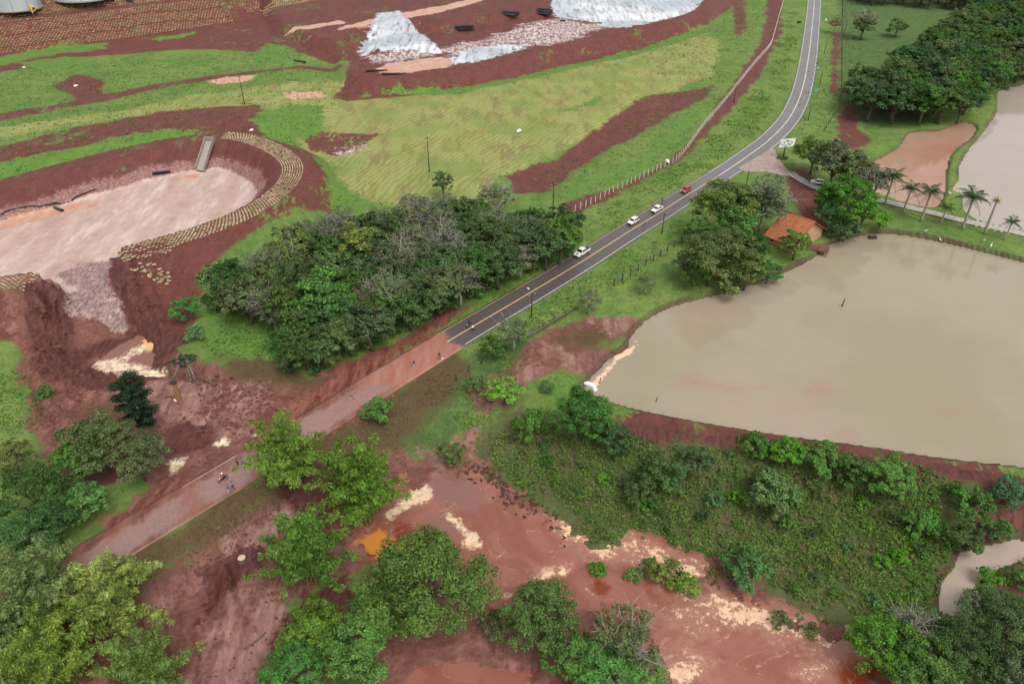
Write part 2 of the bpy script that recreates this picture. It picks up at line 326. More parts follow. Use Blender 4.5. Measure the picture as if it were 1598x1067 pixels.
# ---- what covers the ground: each layer is a set of outlines; the shader frays their edges
def L(*polys): return polys
hay_main = W([(452, 218), (490, 196), (540, 166), (640, 151), (720, 139), (850, 113), (1000, 83), (1098, 56), (1125, 62), (1112, 118), (1060, 140), (1000, 152), (950, 196), (900, 220),
              (860, 240), (820, 262), (790, 268), (772, 292), (720, 318), (660, 335), (600, 322), (560, 305), (528, 288), (508, 255), (488, 246)])
LAYERS = {
 'dull': L(W([(1308, -60), (1308, 160), (1330, 180), (1350, 200), (1420, 200), (1520, 130), (1598, 100), (1800, 100), (1800, -60)]),
           W([(520, 700), (600, 640), (690, 590), (740, 640), (700, 690), (640, 700), (600, 720)], -2), W([(730, 560), (810, 510), (850, 540), (800, 600), (730, 640), (690, 600)])),
 'hay': L(hay_main, W([(-60, 212), (150, 186), (330, 152), (470, 132), (545, 118), (620, 146), (540, 168), (470, 200), (440, 180), (300, 184), (120, 202), (-60, 238)], 4)),
 'soil': L(W([(-140, 560), (30, 535), (70, 560), (90, 600), (180, 600), (280, 560), (300, 500), (312, 440), (400, 395), (470, 352), (520, 338), (524, 300), (505, 262), (478, 240), (445, 212), (405, 188),
              (340, 190), (250, 200), (120, 226), (0, 258), (-140, 290)], 0),
           W([(475, 215), (500, 206), (590, 209), (560, 231), (530, 244), (490, 236)]), bank1,
           W([(872, 318), (960, 292), (1040, 252), (1090, 207), (1130, 152), (1160, 110), (1190, 60), (1205, -60), (1225, -60), (1218, 50), (1195, 102), (1160, 152), (1110, 204), (1060, 248), (990, 289), (900, 334), (872, 338)]),
           W([(520, 152), (540, 128), (548, 105), (470, 97), (300, 88), (160, 100), (-140, 110), (-140, -90), (1170, -90), (1140, 15), (1090, 45), (1000, 75), (850, 108), (700, 135), (620, 145)], 2),
           W([(-60, 195), (130, 162), (300, 127), (520, 102), (545, 106), (400, 121), (280, 139), (120, 173), (-60, 208)], 4),
           W([(-60, 246), (60, 224), (180, 202), (300, 190), (390, 176), (430, 172), (400, 190), (300, 200), (150, 226), (-60, 268)], 5),
           W([(85, 140), (120, 120), (165, 130), (160, 160), (125, 165)], 4), W([(0, 108), (90, 85), (110, 100), (0, 120)], 4),
           W([(945, 656), (1000, 644), (1080, 661), (1200, 681), (1350, 701), (1480, 721), (1640, 746), (1640, 776), (1480, 756), (1430, 745), (1330, 724), (1200, 709), (1060, 690), (960, 684)], -2),
           W([(1310, 185), (1320, 160), (1335, 165), (1340, 200), (1360, 220), (1330, 235), (1305, 225)]), W([(1225, 262), (1260, 262), (1280, 300), (1290, 360), (1250, 345), (1235, 310)]),
           W([(1140, 0), (1160, -10), (1165, 40), (1150, 60)]), W([(1300, 50), (1312, 50), (1306, 150), (1296, 140)]), W([(70, 700), (150, 690), (240, 720), (160, 760), (60, 740)]),
           W([(1530, 800), (1640, 790), (1640, 850), (1560, 855), (1520, 850)], -4), W([(1550, 885), (1598, 880), (1640, 940), (1560, 940)], -4)),
 'mud': L(mudA, W([(10, 470), (60, 440), (130, 450), (240, 540), (240, 590), (140, 600), (140, 690), (90, 700), (40, 640), (25, 540)], 0), W([(430, 600), (500, 578), (560, 562), (620, 528), (700, 480), (740, 474), (690, 518), (640, 556), (660, 585), (560, 645), (500, 665), (430, 650)]),
          W([(790, 600), (800, 560), (850, 522), (890, 496), (950, 500), (1000, 498), (990, 520), (940, 530), (925, 545), (970, 555), (935, 580), (900, 588), (880, 570), (840, 590)], -.6),
          W([(640, 720), (700, 690), (740, 660), (735, 630), (790, 590), (830, 600), (800, 640), (770, 660), (740, 690), (780, 740), (860, 800), (640, 760)], -3),
          W([(-300, 1150), (-80, 1050), (130, 940), (260, 890), (370, 815), (450, 770), (520, 720), (600, 700), (650, 720), (660, 760), (620, 860), (580, 880), (500, 900), (430, 960), (420, 1200), (-300, 1200)], -4),
          W([(560, 1200), (560, 900), (650, 870), (760, 900), (1040, 960), (1100, 900), (1160, 930), (1350, 985), (1420, 1100), (1420, 1200)], -4.3), W([(1090, 880), (1130, 860), (1190, 900), (1180, 945), (1100, 940)], -4.3)),
 'mudpink': L(W([(150, 590), (260, 595), (330, 600), (400, 610), (440, 640), (380, 680), (300, 690), (250, 640), (190, 640)], -.8), W([(330, 870), (420, 815), (500, 765), (480, 800), (400, 860), (300, 930), (250, 940)], -3.5),
              W([(390, 890), (440, 900), (450, 950), (400, 1067), (330, 1120), (300, 1067), (340, 970)], -4.1), W([(660, 700), (720, 690), (740, 720), (690, 740)], -3.5), W([(700, 690), (735, 655), (780, 610), (825, 572), (850, 585), (795, 630), (760, 662), (730, 692)], -1.5), W([(860, 545), (880, 540), (930, 575), (900, 588)], -.6), W([(890, 500), (990, 500), (960, 520)], -.6)),
 'olive': L(W([(40, 985), (205, 868), (290, 815), (390, 752), (490, 690), (590, 625), (706, 550), (735, 590), (650, 660), (560, 705), (480, 750), (400, 795), (300, 860), (200, 925)], -.8), W([(125, 640), (190, 620), (200, 660), (140, 670)], -.8),
            W([(330, 560), (420, 560), (500, 590), (540, 590), (480, 610), (360, 590)], -.5), W([(872, 520), (892, 512), (903, 560), (886, 578), (870, 552)], -.6), W([(890, 510), (960, 520), (930, 545), (890, 550)], -.7)),
 'floor': L(W([(-140, 470), (-60, 410), (0, 335), (70, 320), (160, 295), (240, 285), (300, 268), (350, 262), (395, 272), (412, 285), (408, 305), (395, 335), (330, 380), (250, 400), (200, 430), (60, 470), (-60, 480)], Z_FLOOR)),
 'orange': L(W([(0, 348), (110, 318), (160, 312), (150, 322), (60, 345), (0, 360)], Z_FLOOR), W([(285, 273), (312, 270), (312, 278), (288, 280)], Z_FLOOR), W([(525, 45), (600, 26), (700, 8), (760, -8), (790, -8), (680, 22), (610, 33), (530, 48)], 8.4),
             W([(445, 168), (500, 155), (510, 160), (460, 174)]), W([(582, 110), (620, 99), (690, 90), (714, 98), (700, 107), (640, 117), (600, 119)], 3.6), W([(320, 130), (350, 122), (400, 120), (390, 128), (340, 134)], 5), W([(440, 44), (490, 37), (530, 31), (540, 35), (480, 44)], 9)),
 'chalk': L(W([(562, 82), (576, 60), (588, 44), (596, 36), (626, 32), (634, 44), (655, 52), (680, 70), (692, 84), (640, 82), (590, 82), (564, 88)], 4.0), W([(700, 90), (740, 74), (800, 70), (825, 74), (780, 86), (712, 103)], 3.5),
            W([(860, 20), (880, -10), (1110, -70), (1110, -5), (1080, 20), (980, 46), (930, 42), (940, 36), (870, 28)], 3.5)),
 'chalkveil': L(W([(680, 80), (800, 50), (870, 30), (950, 40), (900, 60), (860, 70), (760, 75), (700, 92)], 3.5), W([(575, 88), (640, 80), (690, 84), (640, 96), (590, 100)], 3.6),
                W([(530, 240), (560, 228), (562, 233), (532, 245)])),
 'green': L(W([(-60, 290), (60, 264), (150, 237), (300, 206), (330, 198), (300, 195), (180, 213), (90, 234), (-60, 258)], 6), W([(-60, 96), (80, 72), (160, 66), (170, 72), (90, 82), (-60, 112)], 6), W([(30, 100), (100, 92), (170, 105), (100, 112)], 5),
            W([(238, 52), (300, 46), (290, 54), (245, 58)], 7), W([(405, 80), (415, 62), (440, 70), (465, 80), (460, 96), (420, 95)], 6), W([(700, 140), (860, 108), (1000, 76), (1100, 40), (1140, 15), (1140, 22), (1095, 52), (1000, 84), (860, 116), (720, 146), (560, 152)]),
            W([(395, 200), (420, 185), (470, 170), (505, 165), (500, 195), (460, 215), (470, 240), (430, 225)], 2), W([(495, 255), (520, 270), (530, 300), (600, 325), (560, 350), (530, 360), (520, 320)]), W([(870, 305), (930, 275), (1000, 240), (1060, 190), (1110, 160), (1080, 195), (1040, 240), (960, 288)]),
            W([(320, 480), (420, 470), (440, 560), (380, 560), (320, 520)]), W([(612, 572), (650, 549), (700, 516), (760, 479), (890, 397), (886, 392), (770, 462), (700, 505), (640, 541)]), W([(910, 160), (950, 145), (930, 165), (880, 175)]),
            W([(820, 600), (860, 590), (920, 590), (935, 622), (1000, 645), (960, 655), (860, 640), (840, 620)], -1), W([(1598, 726), (1640, 735), (1598, 745), (1570, 733)], -1)),
 'marshy': L(W([(715, 690), (800, 655), (960, 680), (1150, 703), (1400, 746), (1660, 788), (1660, 1200), (560, 1200), (560, 900), (640, 760), (690, 720)], -4.2), W([(420, 1200), (440, 960), (560, 930), (640, 870), (700, 880), (770, 960), (760, 1010), (640, 1025), (600, 1080), (600, 1200)], -4)),
 'rapids': L(WP([(84, 432, .4), (120, 410, .4), (178, 404, .4), (182, 440, 0), (180, 468, -.4), (203, 508, -1.4), (190, 520, -1.5), (150, 500, -1), (112, 500, -1), (108, 465, -.4), (120, 450, 0)])),
 'redfilm': L(W([(400, 640), (470, 618), (560, 572), (620, 536), (690, 492), (740, 473), (690, 514), (640, 552), (660, 580), (600, 625), (520, 665), (430, 680)], -.1), W([(150, 815), (230, 770), (290, 750), (240, 790), (170, 840)], -.1)),
 'darkmud_shade': L(W([(290, 895), (340, 868), (395, 862), (420, 872), (370, 905), (330, 960), (300, 975), (310, 930)], -4), W([(430, 780), (520, 735), (560, 760), (500, 830), (440, 860), (470, 810)], -4), WP([(120, 540, -1), (170, 520, -1.5), (215, 520, -1.8), (228, 545, -2.6), (180, 552, -2.6), (130, 565, -2.6)]), W([(240, 690), (290, 660), (330, 665), (330, 690), (260, 720)], -1), W([(440, 1000), (470, 930), (540, 900), (560, 930), (480, 980), (450, 1060)], -4), W([(960, 674), (1060, 684), (1200, 703), (1330, 719), (1430, 738), (1500, 746), (1640, 768), (1640, 782), (1430, 752), (1200, 714), (960, 690)], -2.8)),
 'foam': L(W([(258, 723), (270, 714), (288, 712), (284, 724), (266, 738)], -.6), W([(336, 690), (346, 684), (357, 685), (352, 692), (340, 694)], -.4), W([(392, 677), (402, 673), (404, 679), (395, 681)], -.4), W([(160, 562), (200, 566), (262, 586), (240, 592), (150, 572)], Z_PIT)),
}
EDGE = {'dull': 3., 'hay': 2.5, 'soil': 2.2, 'mud': 2.6, 'mudpink': 3.2, 'olive': 2.4, 'floor': .5, 'orange': 1.6, 'chalk': 3.0, 'chalkveil': 6.0, 'green': 2.4, 'foam': .8, 'marshy': 2.5, 'wallfilm': 1.2, 'bank': .35, 'rapids': 1.2, 'palepath': .35, 'darkmud_shade': 2.4, 'redfilm': 3.0}
def layer_sd(polys, x, y, reach=9.0):
    s = np.full(np.shape(x), -reach)
    for q in polys: s = np.maximum(s, sdpoly(x, y, q, reach))
    return s
def put_layers(me, x, y, names):
    zz = np.array(gz)
    for n in names:
        s = layer_sd(LAYERS[n], x, y) if n in LAYERS else np.full(x.shape, -9.0)
        if n == 'floor': s = np.where(sdpoly(x, y, crest, 9) > .5, (Z_FLOOR + .45 - zz) * 2.0, -9.0)
        if n == 'wallfilm': s = np.where(sdpoly(x, y, crest, 9) > .5, (Z_FLOOR + 2.6 - zz) * 1.0, -9.0)
        if n == 'darkmud_shade': g_ = sdpoly(x, y, gully, 9); s = np.maximum(s, np.where(zz < 6.4, 3.6 - np.abs(g_ + 2.2), -9)); s = np.where(g_ > 2.2, np.minimum(s, layer_sd(LAYERS[n], x, y)), s)  # gully-wall band: wet fresh-cut soil with the walls' shade painted in
        if n == 'bank':
            for q_, w_ in ((pond, .75), (pond_o, .55), (pond_g, .55), (stream, .7)): s = np.maximum(s, w_ - np.abs(sdpoly(x, y, q_, 9) + .35))
        fattr(me, 'L_' + n, np.clip(s, -9, 9))

k = NT('ground_cover_and_soil')
nb, nm, ns, nf = k.noise(.06, 4), k.noise(.32, 6, .62), k.noise(1.3, 5, .65), k.noise(5.5, 4, .7)
streak = k.noise(.55, 4, .6, (1, .12, 1, R(38)))
edge = k.math('ADD', k.math('ADD', k.math('MULTIPLY', nm, 1.0), k.math('MULTIPLY', ns, .75)), k.math('MULTIPLY', nf, .35))
edge = k.math('ADD', k.math('SUBTRACT', edge, 1.05), k.math('MULTIPLY', k.math('SUBTRACT', k.noise(.11, 4), .5), 1.3)); far_edge = k.math('ADD', k.math('MULTIPLY', k.math('SUBTRACT', k.noise(.045, 5, .7), .5), 12.0), k.math('MULTIPLY', k.math('SUBTRACT', k.noise(.9, 5, .75, (1, .35, 1, R(25))), .5), 5.0))
def tri(n1, n2, a, b, c, lo=.35, hi=.65):
    return k.mix(k.mr(n2, .42, .62), k.mix(k.mr(n1, lo, hi), a, b), c)
fine = k.math('ADD', k.math('MULTIPLY', nf, .6), k.math('MULTIPLY', ns, .4))
COLS = {
 'base': (k.mix(k.mr(fine, .40, .66), k.mix(k.mr(nm, .38, .62), (.055, .10, .020), (.10, .175, .032)), k.mix(k.mr(nb, .4, .6), (.118, .208, .036), (.21, .27, .064))), .85),  # fine dark grain: duller clumps plus painted shade between them
 'dull': (tri(nm, fine, (.055, .10, .025), (.10, .17, .04), (.05, .085, .025)), .9),
 'hay': (None, .9),
 'marshy': (k.mix(k.mr(fine, .38, .62), (.055, .068, .022), k.mix(k.mr(nm, .4, .66), (.09, .125, .034), (.13, .08, .05))), .9),
 'soil': (k.mix(k.mr(fine, .42, .72), k.mix(k.mr(k.math('ADD', k.math('MULTIPLY', nm, .6), k.math('MULTIPLY', streak, .4)), .35, .65), (.085, .023, .018), (.132, .040, .031)), k.mix(k.mr(k.noise(.35, 6, .7, (1, .08, 1, R(-12)), 5.0), .5, .7), (.145, .048, .037), (.20, .085, .066))), .7),
 'mud': (k.mix(k.mr(streak, .35, .65), k.mix(k.mr(ns, .35, .65), (.10, .036, .026), (.20, .080, .060)), k.mix(k.mr(nm, .4, .65), (.145, .052, .038), (.25, .115, .088))), .42),
 'mudpink': (k.mix(k.mr(k.noise(.45, 6, .7, (1, .14, 1, R(-28)), 2.0), .38, .62), k.mix(k.mr(ns, .35, .65), (.13, .05, .037), (.20, .09, .07)), k.mix(k.mr(nm, .4, .65), (.27, .14, .115), (.34, .19, .155))), .3),
 'darkmud_shade': (k.mix(k.mr(k.noise(1.2, 5, .7, (1, .3, 1, R(20))), .35, .65), (.055, .016, .012), (.12, .038, .029)), .5),
 'redfilm': (k.mix(k.mr(k.noise(.6, 6, .7, (1, .2, 1, R(38)), 7.0), .36, .62), (.12, .036, .025), (.27, .105, .072)), .25),
 'wallfilm': (k.mix(k.mr(k.noise(1.6, 4), .35, .65), (.17, .075, .06), (.30, .17, .145)), .6),
 'bank': (k.mix(k.mr(ns, .35, .65), (.05, .026, .018), (.11, .06, .045)), .8),
 'palepath': (k.mix(k.mr(ns, .35, .65), (.42, .37, .32), (.55, .50, .46)), .6),
 'rapids': (k.mix(k.mr(k.noise(2.2, 5, .75, (1, .35, 1, R(15))), .40, .60), (.17, .085, .07), k.mix(k.mr(nm, .4, .62), (.46, .33, .30), (.27, .21, .21))), .3),
 'olive': (k.mix(k.mr(fine, .38, .64), (.060, .038, .016), (.115, .078, .034)), .85),
 'floor': (k.mix(k.mr(k.noise(.18, 6, .6, (1, .3, 1, R(25))), .35, .68), k.mix(k.mr(nm, .35, .65), (.39, .26, .215), (.46, .32, .27)), k.mix(k.mr(k.noise(.5, 6, .75, (1, .25, 1, R(25)), 8.0), .42, .6), (.46, .335, .285), (.62, .50, .45))), .28),
 'orange': (k.mix(k.mr(nm, .3, .7), (.46, .22, .13), (.54, .34, .26)), .3),
 'chalk': (k.mix(k.mr(k.noise(.5, 6, .6, (1, .12, 1, R(-35))), .34, .58), k.mix(k.mr(nm, .4, .6), (.22, .18, .18), (.36, .39, .42)), k.mix(k.mr(k.noise(.02, 2, .5, None, 12.0), .4, .6), (.38, .43, .48), (.64, .66, .68))), .6),
 'chalkveil': (k.mix(k.mr(k.noise(.8, 6, .75, (1, .4, 1, R(-20))), .42, .60), (.17, .075, .062), (.58, .50, .48)), .5),
 'green': (k.mix(k.mr(fine, .38, .64), k.mix(k.mr(nm, .4, .6), (.042, .095, .016), (.072, .142, .022)), (.138, .245, .040)), .85),  # dark grain again carries painted shade among the grass clumps
 'foam': (k.mix(k.mr(ns, .35, .65), (.6, .45, .27), (.82, .72, .52)), .4),
}
hs_ = k.math('ADD', k.math('MULTIPLY', k.attr('hay_rows'), 1.0), k.math('MULTIPLY', k.noise(.05, 3), 9.0))
row = k.math('SINE', k.math('MULTIPLY', hs_, 2 * math.pi / 1.9))
hayc = k.mix(k.mr(k.math('ADD', row, k.math('ADD', k.math('MULTIPLY', k.math('SUBTRACT', ns, .5), 3.0), k.math('MULTIPLY', k.math('SUBTRACT', nm, .5), 2.5))), -1.7, 1.7), (.205, .215, .062), (.275, .29, .088))
hayc = k.mix(k.math('MULTIPLY', k.mr(k.math('ADD', k.noise(.22, 6, .7, (1, .3, 1, R(25)), 3.0), k.math('MULTIPLY', row, -.03)), .45, .64), .62), hayc, (.155, .10, .048))
COLS['hay'] = (k.mix(k.mr(nb, .45, .62, 0, .55), hayc, (.13, .20, .04)), .9)
col, rou = COLS['base']
col = k.mix(k.math('MULTIPLY', k.mr(nm, .60, .70), k.mr(ns, .45, .6)), col, (.13, .065, .038))
ORDER = ['marshy', 'dull', 'hay', 'soil', 'mud', 'olive', 'mudpink', 'redfilm', 'darkmud_shade', 'wallfilm', 'floor', 'orange', 'chalkveil', 'chalk', 'palepath', 'rapids', 'green', 'foam', 'bank']
for nme in ORDER:
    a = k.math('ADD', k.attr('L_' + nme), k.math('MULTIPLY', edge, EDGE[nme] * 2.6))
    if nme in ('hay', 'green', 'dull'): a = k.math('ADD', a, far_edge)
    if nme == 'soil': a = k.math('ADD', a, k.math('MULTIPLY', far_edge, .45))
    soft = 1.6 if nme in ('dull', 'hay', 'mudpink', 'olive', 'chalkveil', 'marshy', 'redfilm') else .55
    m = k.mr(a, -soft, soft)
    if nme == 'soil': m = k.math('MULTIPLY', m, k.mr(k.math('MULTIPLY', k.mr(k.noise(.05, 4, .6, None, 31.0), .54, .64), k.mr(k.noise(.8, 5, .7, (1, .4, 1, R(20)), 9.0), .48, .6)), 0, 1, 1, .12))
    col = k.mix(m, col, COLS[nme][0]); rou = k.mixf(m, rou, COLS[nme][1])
k.bump(k.math('ADD', k.math('MULTIPLY', ns, 1.0), k.math('MULTIPLY', nf, .6)), .7, .3)
GROUND = k.fin(col, rou, .3)
gme = mesh_np('ground', np.stack([gx, gy, gz], 1), gf_, True, [GROUND])
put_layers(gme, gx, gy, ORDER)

hayd = sdpoly(gx, gy, hay_main, 3); dl, _ = dline(gx, gy, W([(640, 330), (700, 270), (850, 190), (1000, 130), (1120, 80)]), 200)
fattr(gme, 'hay_rows', np.where(hayd > 0, dl, gy * .7 - gx * .35))
link('ground', gme, kind='structure')

# ================================================================== WATER
def water(name, poly, z, mat, step=None, layers=None):
    lo = poly.min(0) - 3; hi = poly.max(0) + 3
    step = step or 1.2
    xs = np.arange(lo[0], hi[0] + step, step); ys = np.arange(lo[1], hi[1] + step, step)
    X, Y = np.meshgrid(xs, ys); i = np.arange(X.size).reshape(X.shape)
    f = np.stack([i[:-1, :-1].ravel(), i[:-1, 1:].ravel(), i[1:, 1:].ravel(), i[1:, :-1].ravel()], 1)
    s = sdpoly(X.ravel(), Y.ravel(), poly, 400); keep = (s[f] > -1.6).any(1); f = f[keep]
    used = np.unique(f); mp = np.zeros(X.size, int); mp[used] = np.arange(len(used))
    me = mesh_np(name, np.stack([X.ravel()[used], Y.ravel()[used], np.full(len(used), z)], 1), mp[f], True, [mat])
    if layers:
        for n, q in layers.items(): fattr(me, 'L_' + n, np.minimum(layer_sd(q, X.ravel()[used], Y.ravel()[used]), 9))
    return link(name, me, kind='structure')
def water_mat(name, c1, c2, rough=.04, bump=.03, scale=1.6):
    k = NT(name); c = k.mix(k.mr(k.noise(.03, 4), .35, .65), c1, c2)
    k.bump(k.noise(scale, 3, .6, (1, .5, 1, R(20))), bump, .5); k.b.inputs['IOR'].default_value = 1.33
    return k.fin(c, rough, .8)
def grid_water(name, poly, z, mat, step, layers=None): return water(name, poly, z, mat, step, layers)
PONDM = NT('silty_pond_water')
c = PONDM.mix(PONDM.mr(PONDM.noise(.03, 4), .35, .65), (.265, .22, .150), (.30, .25, .18))
a = PONDM.math('ADD', PONDM.attr('L_pinkcloud'), PONDM.math('MULTIPLY', PONDM.math('SUBTRACT', PONDM.noise(.35, 4), .5), 6))
c = PONDM.mix(PONDM.mr(a, -1.5, 2.5, 0, .55), c, (.30, .165, .135))
a = PONDM.math('ADD', PONDM.attr('L_scum'), PONDM.math('MULTIPLY', PONDM.math('SUBTRACT', PONDM.noise(1.2, 4), .5), 2))
c = PONDM.mix(PONDM.mr(a, -.3, .3), c, (.68, .46, .30))
PONDM.bump(PONDM.math('ADD', PONDM.noise(1.5, 3, .6, (1, .4, 1, R(20))), PONDM.math('MULTIPLY', PONDM.noise(.12, 3), 1.5)), .035, .4); PONDM.b.inputs['IOR'].default_value = 1.33
PONDM.fin(c, .04, .8)
grid_water('pond_water', pond, Z_POND, PONDM.m, 1.0, {'pinkcloud': L(W([(1250, 605), (1290, 598), (1320, 608), (1310, 622), (1270, 615)], Z_POND), W([(1300, 670), (1340, 668), (1335, 682), (1300, 682)], Z_POND), W([(1060, 585), (1080, 582), (1150, 600), (1230, 602), (1140, 612), (1060, 600)], Z_POND), W([(1470, 638), (1505, 635), (1500, 645), (1475, 648)], Z_POND)),
    'scum': L(W([(915, 606), (938, 583), (960, 560), (958, 552), (975, 546), (990, 540), (993, 530), (996, 535), (985, 552), (966, 560), (940, 590), (928, 608)], Z_POND))})
water('upper_pond_water', pond_g, -1.04, water_mat('grey_pond_water', (.33, .275, .23), (.36, .30, .255)))
water('orange_pond_water', pond_o, -1.0, water_mat('orange_pond_water', (.33, .165, .105), (.35, .22, .16)))
water('stream_water', stream, -4.62, water_mat('stream_water', (.33, .25, .20), (.36, .28, .23)))

k = NT('flood_mud'); nm, ns, nf = k.noise(.25, 5), k.noise(1.1, 5, .65), k.noise(4, 4, .7)
swirl = k.n('TexNoise'); swirl.inputs['Scale'].default_value = .13; swirl.inputs['Detail'].default_value = 6; swirl.inputs['Distortion'].default_value = 1.8; k.l(k.geo.outputs['Position'], swirl.inputs['Vector']); sw = swirl.outputs['Fac']
edge = k.math('SUBTRACT', k.math('ADD', k.math('ADD', nm, k.math('MULTIPLY', ns, .9)), k.math('MULTIPLY', nf, .4)), 1.15)
c = k.mix(k.mr(sw, .35, .65), (.215, .075, .050), (.265, .105, .076))
c = k.mix(k.mr(k.math('ADD', k.attr('L_grey'), k.math('MULTIPLY', edge, 4)), -.5, .5, 0, .8), c, (.20, .10, .085))
c = k.mix(k.mr(k.math('ADD', k.attr('L_rust'), k.math('MULTIPLY', edge, 3)), -.8, .8), c, (.17, .035, .012))
c = k.mix(k.mr(k.math('ADD', k.attr('L_amber'), k.math('MULTIPLY', edge, 2)), -.3, .3), c, (.50, .20, .035))
vein = k.mr(k.math('ABSOLUTE', k.math('SUBTRACT', sw, .52)), .0, .012, 1, 0)
c = k.mix(k.math('MULTIPLY', vein, k.mr(nm, .48, .62, 0, .5)), c, (.48, .28, .20))
fm = k.mr(k.math('ADD', k.attr('L_foam'), k.math('ADD', k.math('MULTIPLY', edge, 9.5), -1.3)), -.4, .9)
halo = k.mr(k.math('ADD', k.attr('L_foam'), k.math('ADD', k.math('MULTIPLY', edge, 7.0), .6)), -1.2, 1.2, 0, .45); c = k.mix(halo, c, (.36, .19, .135))
c = k.mix(fm, c, k.mix(k.mr(ns, .35, .65), (.52, .30, .19), (.66, .46, .30)))
am = k.mr(k.math('ADD', k.attr('L_arc'), k.math('ADD', k.math('MULTIPLY', edge, 1.6), -.15)), -.3, .3, 0, .7); c = k.mix(am, c, (.48, .30, .215))
fm2 = k.mr(k.math('ADD', k.attr('L_cream'), k.math('MULTIPLY', edge, 3.2)), -.5, .5); c = k.mix(fm2, c, k.mix(k.mr(ns, .35, .65), (.50, .33, .20), (.68, .52, .34)))
k.bump(k.math('ADD', ns, nf), .10, .12); FLOOD = k.fin(c, k.mixf(fm, .07, .6), .5)
ZP = Z_POOL
def arcband(pts, hw):
    ln = catmull(W(pts, Z_POOL), 5); t = np.gradient(ln, axis=0); t /= np.linalg.norm(t, axis=1)[:, None]; n_ = np.stack([t[:, 1], -t[:, 0]], 1); ww = .6 * hw * np.sin(np.linspace(.25, 2.9, len(ln)))[:, None]; return np.vstack([ln + n_ * ww, (ln - n_ * ww)[::-1]])
flood_layers = {
 'foam': L(W([(845, 785), (880, 796), (930, 838), (990, 826), (1010, 850), (1060, 866), (1095, 880), (1100, 935), (1060, 955), (1040, 920), (990, 872), (930, 866), (880, 845)], ZP), W([(1085, 895), (1130, 928), (1200, 945), (1260, 970), (1335, 985), (1310, 1012), (1230, 1008), (1180, 985), (1110, 965)], ZP),
           W([(1020, 1030), (1070, 1012), (1112, 1035), (1110, 1070), (1020, 1072)], ZP), W([(1245, 1052), (1295, 1036), (1300, 1067), (1250, 1075)], ZP), W([(1040, 960), (1100, 940), (1120, 985), (1080, 1000)], ZP), W([(820, 940), (830, 900), (870, 885), (900, 880), (905, 884), (860, 895), (840, 915), (832, 940)], ZP),
           W([(150, 562), (262, 586), (240, 594), (150, 578)], ZP)),
 'arc': L(arcband([(829, 946), (826, 918), (838, 897), (862, 885), (895, 879), (932, 877), (952, 886)], .45), arcband([(1022, 1062), (1030, 1035), (1060, 1020), (1095, 1028), (1110, 1052), (1108, 1070)], .6), arcband([(640, 862), (690, 856), (720, 848)], .35), arcband([(770, 880), (785, 862), (800, 850)], .3), arcband([(1120, 1000), (1160, 985), (1190, 992)], .3), arcband([(1180, 1040), (1220, 1020), (1250, 1022)], .35), arcband([(1010, 940), (1050, 952), (1090, 948)], .35), arcband([(900, 905), (930, 930), (960, 935)], .3)),
 'cream': L(W([(630, 780), (650, 758), (672, 757), (676, 774), (655, 786), (632, 796), (608, 812), (600, 800)], ZP), W([(700, 806), (716, 812), (748, 836), (748, 851), (720, 851), (729, 838)], ZP), W([(783, 924), (798, 926), (797, 936), (786, 934)], ZP), W([(870, 885), (888, 886), (894, 896), (880, 894)], ZP)),
 'grey': L(W([(660, 745), (720, 735), (752, 770), (752, 812), (730, 800), (700, 785), (668, 770)], ZP), W([(660, 800), (690, 800), (722, 828), (715, 842), (680, 842), (660, 825)], ZP)),
 'rust': L(W([(618, 812), (640, 818), (652, 850), (640, 858), (616, 840)], ZP), W([(930, 905), (950, 915), (940, 935), (925, 920)], ZP), W([(1310, 1040), (1370, 1030), (1380, 1070), (1310, 1075)], ZP)),
 'amber': L(W([(556, 846), (592, 826), (642, 860), (626, 884), (590, 872)], ZP)),
}
grid_water('flood_mud_pool', pool, Z_POOL, FLOOD, .5, flood_layers)
k = NT('plunge_pool_water'); ns = k.noise(.9, 5, .65); edge = k.math('SUBTRACT', k.math('ADD', ns, k.noise(3, 4)), 1.0)
c = k.mix(k.mr(k.math('ADD', k.attr('L_cream'), k.math('MULTIPLY', edge, 4.0)), -.7, .9), (.20, .085, .062), k.mix(k.mr(ns, .4, .6), (.46, .31, .22), (.68, .55, .39)))
c = k.mix(k.mr(k.math('ADD', k.attr('L_amber'), k.math('MULTIPLY', edge, 2.2)), -.4, .4), c, (.62, .38, .13)); PLUNGE = k.fin(c, .25, .5)
grid_water('plunge_pool_water', pit, Z_PIT, PLUNGE, .6, {'cream': L(W([(150, 566), (185, 560), (200, 566), (262, 582), (256, 594), (220, 590), (150, 576)], Z_PIT), W([(184, 566), (205, 545), (240, 528), (247, 540), (225, 548), (205, 556), (195, 568)], Z_PIT)), 'amber': L(W([(222, 530), (246, 528), (248, 545), (232, 546)], Z_PIT))})

